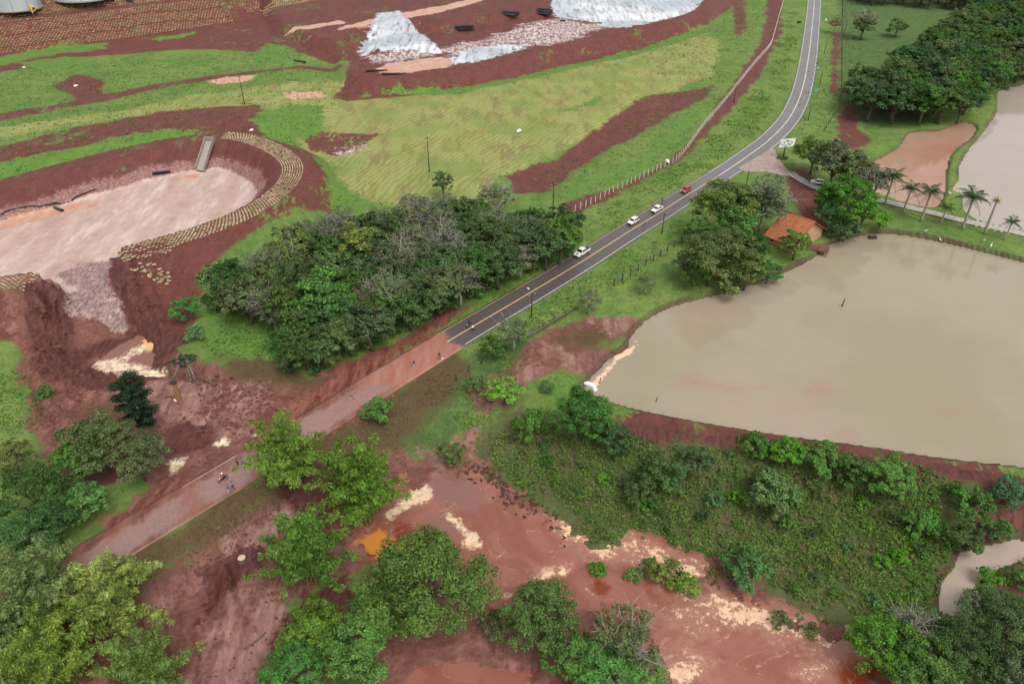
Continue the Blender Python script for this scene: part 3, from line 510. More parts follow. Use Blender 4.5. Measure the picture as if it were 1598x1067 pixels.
# ================================================================== ROAD
def strip(line, offs, z=0.0, name='strip'):
    t = np.gradient(line, axis=0); t /= np.linalg.norm(t, axis=1)[:, None]; nrm = np.stack([t[:, 1], -t[:, 0]], 1)
    v = np.concatenate([np.c_[line + nrm * o, np.full(len(line), z)] for o in offs]).reshape(len(offs), len(line), 3)
    i = np.arange(len(offs) * len(line)).reshape(len(offs), len(line))
    f = np.stack([i[:-1, :-1].ravel(), i[1:, :-1].ravel(), i[1:, 1:].ravel(), i[:-1, 1:].ravel()], 1)
    return v.reshape(-1, 3), f
k = NT('wet_asphalt'); nm, ns, nf = k.noise(.3, 5), k.noise(1.5, 5), k.noise(9, 3, .7)
edge = k.math('SUBTRACT', k.math('ADD', k.math('ADD', nm, k.math('MULTIPLY', ns, .5)), k.math('MULTIPLY', nf, .25)), .87)
c = k.mix(k.mr(nf, .3, .7), k.mix(k.mr(k.noise(.35, 6, .7, (1, .1, 1, R(40)), 6.0), .35, .65), (.108, .098, .099), (.132, .122, .124)), (.15, .14, .142))
c = k.mix(k.mr(k.attr('L_wet'), -9, 9, 0, .8), c, (.075, .058, .054))
sx = k.attr('across'); tr = k.math('ABSOLUTE', k.math('SUBTRACT', k.math('ABSOLUTE', sx), 1.75)); c = k.mix(k.mr(k.math('ABSOLUTE', k.math('SUBTRACT', tr, .8)), 0, .4, .22, 0), c, (.08, .07, .07))
md = k.mr(k.math('ADD', k.attr('L_film'), k.math('MULTIPLY', edge, 4.0)), -.8, .6)
c = k.mix(md, c, k.mix(k.mr(k.noise(.5, 5, .6, (1, .2, 1, R(40))), .35, .65), (.30, .115, .078), (.34, .17, .135)))
md2 = k.mr(k.math('ADD', k.attr('L_grime'), k.math('MULTIPLY', edge, 2.0)), -.6, .6)
c = k.mix(k.math('MULTIPLY', md2, .9), c, k.mix(k.mr(ns, .35, .65), (.23, .135, .115), (.28, .17, .15)))
creep = k.mr(k.math('ADD', k.math('SUBTRACT', k.math('MAXIMUM', k.math('SUBTRACT', k.math('MULTIPLY', sx, -1.0), -.9), sx), 2.9), k.math('MULTIPLY', edge, 5.0)), -.5, .7); creep = k.math('MULTIPLY', creep, k.mr(k.attr('L_grime'), -3, 2))
c = k.mix(creep, c, k.mix(k.mr(k.noise(.55, 4, .6, (1, .12, 1, R(38))), .35, .65), (.13, .048, .035), (.22, .095, .072)))
spill = k.mr(k.math('ADD', k.noise(.12, 5, .65, (1, .5, 1, R(40)), 4.0), k.math('MULTIPLY', ns, .25)), .64, .74, 0, .8); c = k.mix(k.math('MULTIPLY', spill, k.mr(k.attr('L_grime'), -3, 2)), c, (.22, .085, .055))
k.bump(nf, .2, .03); ASPH = k.fin(c, k.mixf(k.mr(k.noise(.06, 3), .35, .65), .27, .36), .5)
offs = np.array([-1, -.85, -.6, -.35, -.1, .1, .35, .6, .85, 1]) * (ROAD_HALF + .25)
v, f = strip(road_line, offs, 0.0)
v = np.vstack([v, *(np.c_[v[a * len(road_line):(a + 1) * len(road_line), :2], np.full(len(road_line), -.5)] for a in (0, len(offs) - 1))])
nl = len(road_line); a = np.arange(nl - 1); b0 = len(offs) * nl
f = np.vstack([f, np.stack([b0 + a, a, a + 1, b0 + a + 1], 1), np.stack([(len(offs) - 1) * nl + a, b0 + nl + a, b0 + nl + a + 1, (len(offs) - 1) * nl + a + 1], 1)])
rme = mesh_np('road', v, f, True, [ASPH])
film = L(W([(430, 760), (480, 640), (560, 560), (640, 540), (692, 516), (700, 535), (722, 540), (705, 560), (640, 620), (560, 670), (480, 720)]), W([(150, 840), (230, 790), (285, 755), (300, 765), (240, 812), (200, 850), (120, 880)]))
fattr(rme, 'L_film', layer_sd(film, v[:, 0], v[:, 1])); fattr(rme, 'L_grime', layer_sd(L(W([(-300, 1200), (-100, 950), (150, 800), (420, 640), (560, 600), (620, 600), (560, 680), (300, 900), (0, 1100)])), v[:, 0], v[:, 1]))
fattr(rme, 'L_wet', layer_sd(L(W([(640, 500), (760, 400), (960, 300), (1060, 280), (1100, 320), (960, 420), (760, 580)])), v[:, 0], v[:, 1]))
fattr(rme, 'across', np.r_[np.repeat(offs, nl), np.full(2 * nl, 9)])
road = link('road', rme, kind='structure')
def at_px(line, px, py):
    q = P(px, py)[:2]; return int(np.argmin(((line - q) ** 2).sum(1)))
YEL = simple('worn_yellow_paint', (.52, .34, .13), .6, scale=6); WHI = simple('worn_white_paint', (.6, .57, .54), .6, scale=6)
i0 = at_px(road_line, 696, 535); i1 = at_px(road_line, 1120, 275)
for nme, a, b, o, wd, m in (('centre_line', i0, i1, 0, .16, YEL), ('centre_line', i1, nl, 0, .15, simple('faded_centre_paint', (.6, .52, .38), .6)), ('edge_line', i0 + 2, nl, ROAD_HALF - .25, .08, WHI), ('edge_line', i0, i1, -ROAD_HALF + .25, .10, simple('muddy_edge_paint', (.45, .26, .13), .6)),
                            ('edge_line', i1, nl, -ROAD_HALF + .25, .08, WHI), ('edge_line', at_px(road_line, 300, 775), at_px(road_line, 395, 722), -ROAD_HALF + .25, .05, simple('mud_stained_paint', (.46, .38, .33), .6, scale=2))):
    vv, ff = strip(road_line[a:b], [o - wd, o + wd], .005); link(nme, mesh_np(nme, vv, ff, False, [m]), road)
# junction apron and the drive past the palms
def flat(name, pts, z, mat, t=.12, n=5):
    pl = catmull(np.vstack([W(pts, z), W(pts, z)[:1]]), n)[:-1] if n else W(pts, z)
    b = MB(); m = len(pl); b.add([(x, y, z) for x, y in pl] + [(x, y, z - t - .5) for x, y in pl], [tuple(range(m))[::-1]] + [(i, (i + 1) % m, m + (i + 1) % m, m + i) for i in range(m)])
    me = b.mesh(name, mat); bm = bmesh.new(); bm.from_mesh(me); bmesh.ops.recalc_face_normals(bm, faces=bm.faces); bm.to_mesh(me); bm.free()
    return link(name, me, kind='structure')
CONC = simple('pale_gravel_apron', (.30, .23, .20), .8, scale=.8)
flat('junction_apron', [(1152, 262), (1180, 246), (1206, 232), (1214, 246), (1226, 262), (1236, 272), (1222, 274), (1195, 268), (1165, 268)], .10, CONC, n=3)
drive_line = resample(catmull(W([(1232, 272), (1262, 290), (1300, 304), (1345, 311), (1390, 320), (1440, 332), (1500, 347), (1598, 368), (1720, 395)], -.3), 8), 1.5)
vv, ff = strip(drive_line, [-1.5, -.5, .5, 1.5], 0); zz = np.maximum(terrain(vv[:, 0], vv[:, 1]), -.9) + .22; vv[:, 2] = zz.reshape(4, -1).max(0)[None].repeat(4, 0).ravel()
link('gravel_drive', mesh_np('gravel_drive', vv, ff, True, [simple('grey_gravel', (.34, .31, .28), .9, scale=1.5)]), kind='structure')
# ================================================================== VEGETATION
def leaf_material(name, gloss=.25, transl=.35, vary=.5):
    k = NT(name); oi = k.n('ObjectInfo'); tint = oi.outputs['Color']
    isl = k.geo.outputs['Random Per Island']; ns = k.noise(.55, 3); 
    d = k.n('HueSaturation'); k.put(d.inputs['Hue'], k.mr(isl, 0, 1, .482, .516, 'LINEAR')); k.put(d.inputs['Saturation'], k.mr(oi.outputs['Random'], 0, 1, .85, 1.1, 'LINEAR'))
    vv = k.math('ADD', k.mr(isl, 0, 1, 1 - vary, 1 + vary, 'LINEAR'), k.math('ADD', k.mr(ns, .3, .7, -.28, .28), k.mr(k.noise(.16, 2), .3, .7, -.2, .2))); k.put(d.inputs['Value'], vv); k.put(d.inputs['Color'], tint)
    k.fin(d.outputs[0], .55, gloss)
    t = k.n('BsdfTranslucent'); k.l(d.outputs[0], t.inputs['Color']); mx = k.n('MixShader'); mx.inputs[0].default_value = transl
    k.l(k.b.outputs[0], mx.inputs[1]); k.l(t.outputs[0], mx.inputs[2]); k.l(mx.outputs[0], k.out.inputs['Surface']); return k.m
LEAF = leaf_material('broad_leaves'); BLADE = leaf_material('bamboo_leaves', .2, .4, .5)
BARK = simple('grey_brown_bark', (.10, .075, .055), .9); PALEBARK = simple('pale_bark', (.30, .27, .23), .9); CULM = simple('bamboo_culm', (.22, .24, .07), .5)

def cards(c, n, ln, wd, g, tilt=.55):
    """leaf-sized rhombs at c facing roughly n"""
    N = len(c); n = n + g.normal(0, tilt, (N, 3)); n /= np.linalg.norm(n, axis=1)[:, None] + 1e-9
    r = g.normal(0, 1, (N, 3)); a = np.cross(n, r); a /= np.linalg.norm(a, axis=1)[:, None] + 1e-9; b = np.cross(n, a)
    s = g.uniform(.65, 1.35, (N, 1)); a = a * ln * s; b = b * wd * s; fold = n * (ln * .18)
    v = np.stack([c - a * .5, c + b * .5 + fold * .5, c + a * .5 - fold * .6, c - b * .5 + fold * .5], 1).reshape(-1, 3)
    return v, np.arange(N * 4).reshape(N, 4)
def lobed_crown(seed, n, leaf, lobes=11, flat=.8, open_=.0):
    g = np.random.default_rng(seed); C = []; Rr = []
    for i in range(lobes):
        a = 2.4 * i + g.uniform(-.4, .4); h = 1 - 1.55 * (i + .5) / lobes; q = math.sqrt(max(0, 1 - h * h)) * g.uniform(.62, .8)
        C.append((q * math.cos(a), q * math.sin(a), h * .62 * flat + .04)); Rr.append(g.uniform(.30, .48))
    C = np.array(C); Rr = np.array(Rr)
    # every lobe carries smaller sprays, so the outline is uneven at two sizes
    k = 9; sc = []; sr = []
    for c, r in zip(C, Rr):
        d = g.normal(0, 1, (k, 3)); d[:, 2] = np.abs(d[:, 2]) * .8 - .15; d /= np.linalg.norm(d, axis=1)[:, None]
        sc.append(c + d * r * g.uniform(.55, 1.0, (k, 1))); sr.append(r * g.uniform(.28, .52, k))
    sc = np.vstack(sc); sr = np.hstack(sr)
    if open_: keep = g.random(len(sc)) > open_; sc = sc[keep]; sr = sr[keep]
    pick = g.choice(len(sc), n, p=sr ** 2 / (sr ** 2).sum()); d = g.normal(0, 1, (n, 3)); d[:, 2] = np.where(d[:, 2] < -.3, -d[:, 2], d[:, 2]); d /= np.linalg.norm(d, axis=1)[:, None]
    pos = sc[pick] + d * sr[pick, None] * g.uniform(.45, 1.08, (n, 1)) * np.array([1, 1, .8]); nr_ = d * .7 + pos * .5 + np.array([0, 0, .65])
    return cards(pos, nr_, leaf, leaf * .62, g), C
def limbs(C, top, seed, r0=.075, mat=None, name='trunk', wig=.06):
    g = np.random.default_rng(seed); b = MB(); zc = -top
    b.tube([(0, 0, zc - .12), (g.normal(0, wig), g.normal(0, wig), zc * .6), (g.normal(0, wig), g.normal(0, wig), zc * .25), (0, 0, .1)], [r0 * 1.35, r0, r0 * .75, r0 * .3], 6)
    for i, c in enumerate(C):
        s = zc * g.uniform(.1, .55); m = np.array(c) * g.uniform(.45, .6); m[2] = s * .45 + c[2] * .4
        b.tube([(0, 0, s), tuple(m), tuple(c)], [r0 * .5, r0 * .3, r0 * .08], 5, False)
    return b
def shift(v, dz): v = v.copy(); v[:, 2] += dz; return v
PROTO = {}
def proto(kind, i):
    key = (kind, i)
    if key in PROTO: return PROTO[key]
    sd = hash_seed = {'S': 100, 'M': 200, 'L': 300, 'X': 400, 'T': 500, 'B': 600, 'P': 700}[kind] + i
    top = {'S': .62, 'M': 1.25, 'L': 1.05, 'X': .95, 'T': 1.3, 'B': .75, 'P': 1.5}[kind]
    if kind == 'S': (v, f), C = lobed_crown(sd, 1300, .17, 7, .85)
    elif kind == 'B': (v, f), C = lobed_crown(sd, 3600, .105, 9, .85)
    elif kind == 'M': (v, f), C = lobed_crown(sd, 4800, .098, 12, .85)
    elif kind == 'L': (v, f), C = lobed_crown(sd, 11000, .064, 15, .8)
    elif kind == 'X': (v, f), C = lobed_crown(sd, 20000, .046, 19, .75)
    elif kind == 'P': (v, f), C = lobed_crown(sd, 5200, .075, 16, 1.1, .2)
    else: (v, f), C = lobed_crown(sd, 1900, .09, 14, .95, .45)
    cm = mesh_np('crown', shift(v, top), f, False, [LEAF])
    b = limbs(C, top, sd, .06 if kind in 'MTP' else .045)
    if kind == 'T':
        g = np.random.default_rng(sd)
        for c in C:
            for _ in range(12):
                d = g.normal(0, .3, 3); d[2] = abs(d[2]) * .9; q = np.array(c); e = q + d; m = q + d * .5 + g.normal(0, .05, 3)
                b.tube([tuple(q * .8), tuple(m), tuple(e)], [.013, .010, .005], 3, False)
    b.v = [(x, y, z + top) for x, y, z in b.v]
    tm = b.mesh('trunk', PALEBARK if kind == 'T' else BARK, True); PROTO[key] = (cm, tm, top); return PROTO[key]
NP = {'S': 5, 'B': 5, 'M': 8, 'L': 5, 'X': 3, 'T': 4, 'P': 2}
_cnt = [0]
def place_tree(x, y, z, Rw, kind, color, name, label, group=None, sq=1.0, cat='tree'):
    i = _cnt[0]; _cnt[0] += 1; cm, tm, top = proto(kind, i % NP[kind])
    t = thing(name, label, cat, (x, y, z), random.uniform(0, 6.28), group, Rw)
    t.scale = (Rw * random.uniform(.93, 1.07), Rw * random.uniform(.93, 1.07), Rw * sq)
    c = link('crown', cm, t); j = [random.uniform(.85, 1.15) for _ in range(3)]; c.color = (color[0] * j[0] * 1.2, color[1] * j[1] ** .5 * 1.38, color[2] * j[2], 1)
    link('trunk', tm, t); return t
def tree_px(px, py, rpx, kind, color, name, label, group=None, sq=1.0, cat='tree'):
    top = {'S': .62, 'M': 1.25, 'L': 1.05, 'X': .95, 'T': 1.3, 'B': .75, 'P': 1.5}[kind] * sq
    z = 2.0; rpx *= 1.2
    for _ in range(5):
        q = P(px, py, z); Rw = rpx / pxm(q); b = hz(q[0], q[1]); z = b + top * Rw
    return place_tree(q[0], q[1], b - .05, Rw, kind, color, name, label, group, sq, cat)
DK, MD, BR, LM, OL, GY, BL, YG = (.058, .10, .036), (.08, .15, .042), (.10, .20, .036), (.16, .25, .045), (.105, .125, .05), (.13, .135, .09), (.068, .13, .055), (.14, .18, .045)

def scatter(poly, gap, jit=.45):
    lo, hi = poly.min(0), poly.max(0); pts = []
    for j, yy in enumerate(np.arange(lo[1], hi[1], gap * .87)):
        for xx in np.arange(lo[0] + (j % 2) * gap / 2, hi[0], gap):
            q = np.array([xx, yy]) + rng.uniform(-jit, jit, 2) * gap * .8
            if sdpoly(q[:1], q[1:], poly)[0] > 0: pts.append(q)
    return pts
# the wood between the road and the basin
wood = W([(326, 452), (370, 425), (450, 402), (468, 366), (540, 356), (640, 345), (690, 322), (760, 335), (850, 350), (888, 362), (872, 396), (800, 424), (735, 452), (665, 478), (600, 512), (545, 540), (480, 566), (448, 540), (430, 490), (350, 478)], 4.5)
for q in scatter(wood, 5.6):
    px_y = q[1]; r = random.random(); far = sdpoly(q[:1], q[1:], W([(440, 360), (900, 300), (900, 380), (700, 420), (450, 450), (320, 470)], 4.5))[0] > 0
    if r < (.42 if far else .16): kd, c, lb, nm_ = 'T', random.choice([GY, (.11, .115, .08), OL]), 'twiggy half bare tree in the wood between road and basin', 'twiggy_tree'
    else: kd, c, lb, nm_ = 'M', random.choice([DK, DK, MD, OL, (.065, .105, .04), (.075, .10, .04)]), 'leafy tree in the dense wood between road and basin', 'leafy_tree'
    Rw = random.uniform(3.7, 5.6); lb = ('broad ' if Rw > 4.9 else 'small ' if Rw < 4.2 else 'medium ') + ({DK: 'very dark green ', MD: 'fresh green ', OL: 'olive '}.get(c, 'dull dark ')) + lb; place_tree(q[0], q[1], hz(*q) - .1, Rw, kd, c, nm_, lb, 'trees of the roadside wood', random.uniform(.85, 1.1))
for a in ((345, 440, 26, 'M', OL, 'rounded olive tree at the corner of the wood below the basin bank'), (560, 385, 34, 'M', YG, 'pale yellowish tree rising among darker trees of the roadside wood'), (700, 425, 30, 'M', BL, 'glossy bluish green tree in the wood by the road'), (690, 285, 14, 'P', DK, 'narrow dark conifer poking above the wood towards the mown field'),
          (892, 345, 11, 'P', DK, 'slim column of creeper clad dark tree beside the grassy verge'), (610, 480, 26, 'M', MD, 'fresh green tree leaning over the orange silt by the road'), (500, 470, 40, 'M', MD, 'broad mid green tree on the grassy side of the wood'), (645, 330, 22, 'T', GY, 'bare grey tree reaching out of the wood towards the field'), (775, 310, 24, 'T', GY, 'leafless pale tree at the upper rim of the wood')):
    tree_px(a[0], a[1], a[2], a[3], a[4], 'wood_tree', a[5])
edge_w = along_w = resample(catmull(W([(322, 470), (360, 485), (430, 500), (445, 550), (480, 578), (545, 552), (605, 525), (668, 490), (738, 462), (805, 432), (875, 402), (893, 370)], 0.5), 6), 4.2)
for q in edge_w:
    q = q + rng.uniform(-1.2, 1.2, 2); Rw = random.uniform(1.3, 2.6); c = random.choice([DK, MD, OL, BL]); place_tree(q[0], q[1], hz(*q) - .1, Rw, 'B', c, 'shrub', ('low ' if Rw < 1.9 else 'tall ') + {DK: 'dark green', MD: 'fresh green', OL: 'olive', BL: 'bluish'}[c] + ' shrub along the lower edge of the roadside wood', 'shrubs at the wood edge', cat='bush')
# the wood beyond the pasture
wood2 = W([(1332, 170), (1342, 140), (1380, 112), (1420, 92), (1470, 66), (1500, 24), (1560, 12), (1660, 12), (1660, 112), (1560, 120), (1536, 146), (1512, 172), (1488, 188), (1440, 190), (1380, 180)], 4.0)
for q in scatter(wood2, 7.9):
    c = random.choice([DK, DK, MD, (.05, .10, .036), OL, (.06, .115, .03)]); Rw = random.uniform(4.8, 7.2); place_tree(q[0], q[1], hz(*q) - .1, Rw, 'M', c, 'woodland_tree', ('spreading ' if Rw > 6.4 else 'smaller ' if Rw < 5.5 else 'rounded ') + {DK: 'dark green', MD: 'fresh green', OL: 'olive'}.get(c, 'mid green') + ' tree in the big wood above the orange pond', 'trees of the far wood', random.uniform(.85, 1.05))
for q in scatter(W([(1330, -16), (1700, -10), (1700, 4), (1480, 6), (1340, -2)], 4.0), 9.0):
    place_tree(q[0], q[1], hz(*q), random.uniform(4.5, 6), 'M', DK, 'plantation_tree', 'very dark tree in the straight row closing the pasture', 'trees of the dark row', random.uniform(.9, 1.1))
for a in ((1350, 35, 16, 'T', OL, 'lone thin tree standing in the rough pasture'), (1348, 42, 13, 'M', MD, 'small round tree in the pasture beside the thin one'), (1304, 38, 9, 'T', (.13, .10, .04), 'small rusty brown tree on the ditch beside the road'), (1400, 45, 14, 'B', MD, 'low dense shrub at the pasture edge of the big wood')):
    tree_px(*a[:5], 'pasture_tree', a[5])
# trees round the house by the pond
for a in ((1137, 325, 43, 'L', (.10, .155, .04), 'tall rounded light green tree at the road bend above the pond'), (1195, 315, 34, 'T', GY, 'half bare tree with pale trunk beside the tall rounded one'), (1182, 322, 30, 'M', OL, 'olive green tree behind the pale trunked one'), (1112, 402, 40, 'L', (.10, .115, .048), 'wide dull olive tree leaning towards the pond bank'), (1165, 425, 26, 'M', OL, 'reddish olive tree on the grass of the pond bank'),
          (1178, 388, 22, 'M', DK, 'dark bushy tree between the tiled roof and the olive tree'), (1243, 381, 19, 'M', (.085, .15, .04), 'light green tree in front of the orange roof'), (1272, 242, 26, 'L', (.12, .165, .04), 'yellowish green tree behind the roadside billboard'), (1305, 255, 30, 'M', (.10, .105, .055), 'greyish tree spreading over the white parked car'), (1335, 270, 26, 'M', OL, 'olive tree between parked car and orange pond'),
          (1325, 315, 40, 'L', (.07, .15, .034), 'large fresh green tree above the wooden deck'), (1360, 285, 24, 'T', GY, 'thin grey tree beside the first palm'), (1292, 335, 20, 'M', BL, 'bluish dark tree shading the house yard'), (1090, 360, 20, 'M', MD, 'small green tree where the fence meets the pond grove'), (1345, 345, 20, 'M', BR, 'bright green low tree at the far corner of the pond'), (1070, 415, 18, 'T', OL, 'thin scrubby tree on the grass by the pond fence'), (920, 470, 16, 'T', OL, 'scrubby grey bush tree beside the washed out fence'), (1010, 440, 14, 'T', OL, 'sparse bush above the green pond bank'), (1290, 312, 16, 'M', DK, 'dark tree between parked car and tiled roof'), (1150, 350, 30, 'M', MD, 'mid green tree filling the gap below the tall rounded one'), (1085, 430, 22, 'B', (.08, .12, .035), 'rounded olive bush at the water side of the pond grove'), (1135, 440, 26, 'B', OL, 'wide olive bush at the pond bank'), (1200, 420, 20, 'B', MD, 'leafy bush between pond bank and tiled roof'), (1145, 385, 28, 'M', (.07, .09, .04), 'dull tree in the middle of the pond grove'), (1320, 360, 22, 'B', MD, 'bush hanging over the deck corner of the pond'), (1375, 345, 14, 'B', BR, 'low bush beside the second palm')):
    tree_px(*a[:5], 'garden_tree', a[5])
# trees below the road
for a in ((668, 918, 76, 'X', (.085, .145, .034), 'huge rounded green tree on the bank of the red flood pool'), (590, 950, 38, 'L', MD, 'mid green tree merging into the huge rounded one'), (566, 1010, 50, 'L', (.095, .16, .034), 'bright green tree with hanging sprays below the huge rounded one'), (490, 985, 42, 'L', (.10, .175, .036), 'lime green tree at the edge of the pale mud fan'), (460, 1050, 42, 'L', MD, 'low green tree at the foot of the lime green one'),
          (848, 962, 46, 'L', (.095, .13, .036), 'olive tree standing on the spit in the flood pool'), (890, 1030, 40, 'B', MD, 'leafy bush at the foot of the olive spit tree'), (975, 1000, 48, 'T', (.10, .125, .055), 'half dead tree with bare white branches on the spit'), (950, 1048, 42, 'L', BR, 'fresh green bush below the half dead tree'), (1005, 1055, 30, 'B', BR, 'small bright bush at the edge of the cream foam'), (780, 975, 24, 'B', OL, 'brownish shrub between the huge tree and the spit'),
          (1375, 1010, 44, 'L', (.09, .18, .036), 'bright green tree with yellow tips beside the foam shore'), (1420, 985, 36, 'T', GY, 'dead branched white tree above the foam shore'), (1440, 1045, 46, 'L', MD, 'mid green tree between the foam shore and the corner grove'), (1500, 1040, 50, 'X', DK, 'big dark green tree in the corner grove'), (1570, 985, 52, 'X', DK, 'tall dark tree beside the brook'), (1590, 1060, 50, 'L', DK, 'dark tree behind the big one in the corner grove'), (1450, 975, 24, 'B', BR, 'bright low bush where the reeds meet the brook'), (1545, 945, 28, 'B', MD, 'dense shrub on the brook bank'),
          (50, 775, 42, 'L', (.05, .10, .032), 'dark tree at the field edge above the large bamboo'), (30, 850, 44, 'L', (.055, .115, .035), 'shadowy green tree behind the large bamboo'), (130, 790, 34, 'B', MD, 'green shrub beside the muddy road shoulder'), (155, 695, 44, 'L', (.09, .115, .045), 'wide olive thicket tree on the muddy slope'), (215, 715, 38, 'L', (.09, .10, .048), 'brownish thicket tree beside the plunge of mud'), (120, 720, 32, 'M', MD, 'small tree between thicket and green field'), (85, 820, 30, 'M', DK, 'dark low tree under the bamboo plumes'), (20, 715, 26, 'M', OL, 'pale olive tree at the rim of the green field')):
    tree_px(*a[:5], 'flood_bank_tree', a[5])
# bushes of the marsh and the dam
for i, a in enumerate(((908, 655, 39, 'L', (.06, .135, .036), 'large round dark bush at the pond corner of the dam'), (1205, 770, 34, 'B', MD, 'round bush alone in the middle of the marsh'), (1388, 748, 33, 'L', BR, 'tall bright bush on the outer dam slope'), (1285, 714, 27, 'B', BR, 'bright bush on the dam crest beside the red earth'), (1228, 706, 23, 'B', BR, 'second bright bush on the dam crest'), (1180, 692, 20, 'B', MD, 'green bush growing on top of the dam'), (1330, 735, 26, 'B', DK, 'dark bush in the row under the dam'), (1035, 745, 31, 'B', DK, 'dark bushy clump in the marsh'), (1000, 770, 22, 'B', DK, 'low dark bush beside the dark clump'), (1112, 780, 14, 'S', BL, 'small bluish bush in the marsh'),
          (1512, 788, 30, 'B', MD, 'rounded bush where the marsh meets the brook'), (1578, 768, 26, 'B', BL, 'bluish bush below the end of the dam'), (1500, 840, 26, 'B', DK, 'dark green bush overhanging the brook'), (1165, 888, 32, 'B', (.075, .155, .04), 'solitary leafy bush standing in the foam'), (1040, 895, 24, 'B', YG, 'yellowish bush in the foam of the pool'), (1068, 915, 20, 'B', LM, 'lime bush at the edge of the red pool'), (1015, 885, 14, 'S', MD, 'small green bush in the foam'), (933, 890, 12, 'S', BR, 'tiny green bush alone in the red water'), (988, 898, 12, 'S', MD, 'tiny dark bush near the foam swirl'), (1220, 970, 15, 'S', OL, 'low muddy bush on the foam shore'), (1265, 985, 13, 'S', OL, 'small muddy bush in the foam shore'),
          (787, 615, 24, 'B', LM, 'bright lime bush beside the washed out bank'), (853, 605, 10, 'S', MD, 'slim young tree on the green lawn'), (590, 642, 20, 'B', BR, 'round bush on the road embankment'), (705, 710, 20, 'B', OL, 'scrubby olive bush on the muddy slope'), (830, 660, 24, 'B', MD, 'leafy bush beside the large round dark one'), (740, 600, 14, 'S', OL, 'grey green bush below the road verge'), (290, 485, 20, 'B', (.07, .17, .045), 'bright rounded bush on the slumped bank'), (303, 522, 13, 'S', (.08, .17, .06), 'small pale bush at the foot of the slumped bank'), (70, 612, 12, 'S', MD, 'small bush on the torn red scar'),
          (1440, 820, 22, 'B', BR, 'bright bush in the lime green reeds'), (960, 690, 26, 'B', DK, 'dark shrub under the red dam slope'), (1085, 720, 22, 'B', DK, 'shrub on the marsh below the dam'), (1560, 830, 18, 'S', MD, 'small shrub beside the bend of the brook'), (1590, 905, 20, 'S', MD, 'small shrub on the far side of the brook'), (1540, 900, 16, 'S', BR, 'bright shrub between brook and dark earth'), (800, 520, 22, 'T', (.07, .13, .04), 'sparse feathery tree overhanging the road edge'), (770, 545, 18, 'B', (.06, .11, .035), 'soft green shrub on the verge above the broken fence'))):
    tree_px(*a[:5], 'bush', a[5], cat='bush', group=None)

for q in scatter(W([(790, 690), (960, 700), (1150, 722), (1400, 768), (1465, 790), (1465, 930), (1390, 970), (1270, 945), (1190, 915), (1110, 860), (1010, 820), (920, 810), (850, 760)], -4.2), 5.2):
    Rw = random.uniform(.6, 1.5); c = random.choice([MD, BR, OL, YG, DK]); place_tree(q[0], q[1], hz(*q) - .05, Rw, 'S', c, 'marsh_shrub', ('tiny ' if Rw < .9 else 'knee high ' if Rw < 1.2 else 'waist high ') + {DK: 'dark green', MD: 'fresh green', OL: 'olive', BR: 'bright green', YG: 'yellowish'}[c] + ' shrub dotted in the marsh undergrowth', 'small shrubs in the marsh', random.uniform(.8, 1.2), cat='bush')
# ---- the dark conifer-like tree standing in the debris
def layered_tree():
    g = np.random.default_rng(77); t0 = G(232, 678); q = t0; s = 1 / pxm(q)
    H = 12.0; t = thing('pine_tree', 'dark tiered pine with bare lower trunk standing in red debris', 'tree', tuple(q - [0, 0, .2]))
    b = MB(); tip = np.array([-1.6, .8, H]); b.tube([(0, 0, 0), (-.35, .1, H * .3), (-.9, .3, H * .6), tuple(tip)], [.26, .22, .15, .04], 7); pts = []; nn = []
    for i in range(30):
        u = .22 + .78 * i / 29; a = 2.4 * i + g.uniform(-.3, .3); base = np.array([-1.6 * u ** 1.2, .8 * u ** 1.2, H * u]); ln = (3.9 * math.sin(min(1, (u - .12) * 1.5) * math.pi * .5) * (1.15 - u * .8) + .6) * g.uniform(.8, 1.15)
        e = base + np.array([math.cos(a) * ln, math.sin(a) * ln, ln * .18]); b.tube([tuple(base), tuple(e)], [.07, .02], 4, False)
        for w_ in np.linspace(.35, 1, 5):
            c = base + (e - base) * w_; m = 120; d = g.normal(0, 1, (m, 3)); d /= np.linalg.norm(d, axis=1)[:, None]; d[:, 2] *= .6
            pts.append(c + d * g.uniform(.3, 1, (m, 1)) * 1.05); nn.append(d + np.array([0, 0, .8]))
    v, f = cards(np.vstack(pts), np.vstack(nn), .34, .14, g); c = link('crown', mesh_np('crown', v, f, False, [LEAF]), t); c.color = (.022, .05, .018, 1); b.build('trunk', BARK, t, True)
layered_tree()

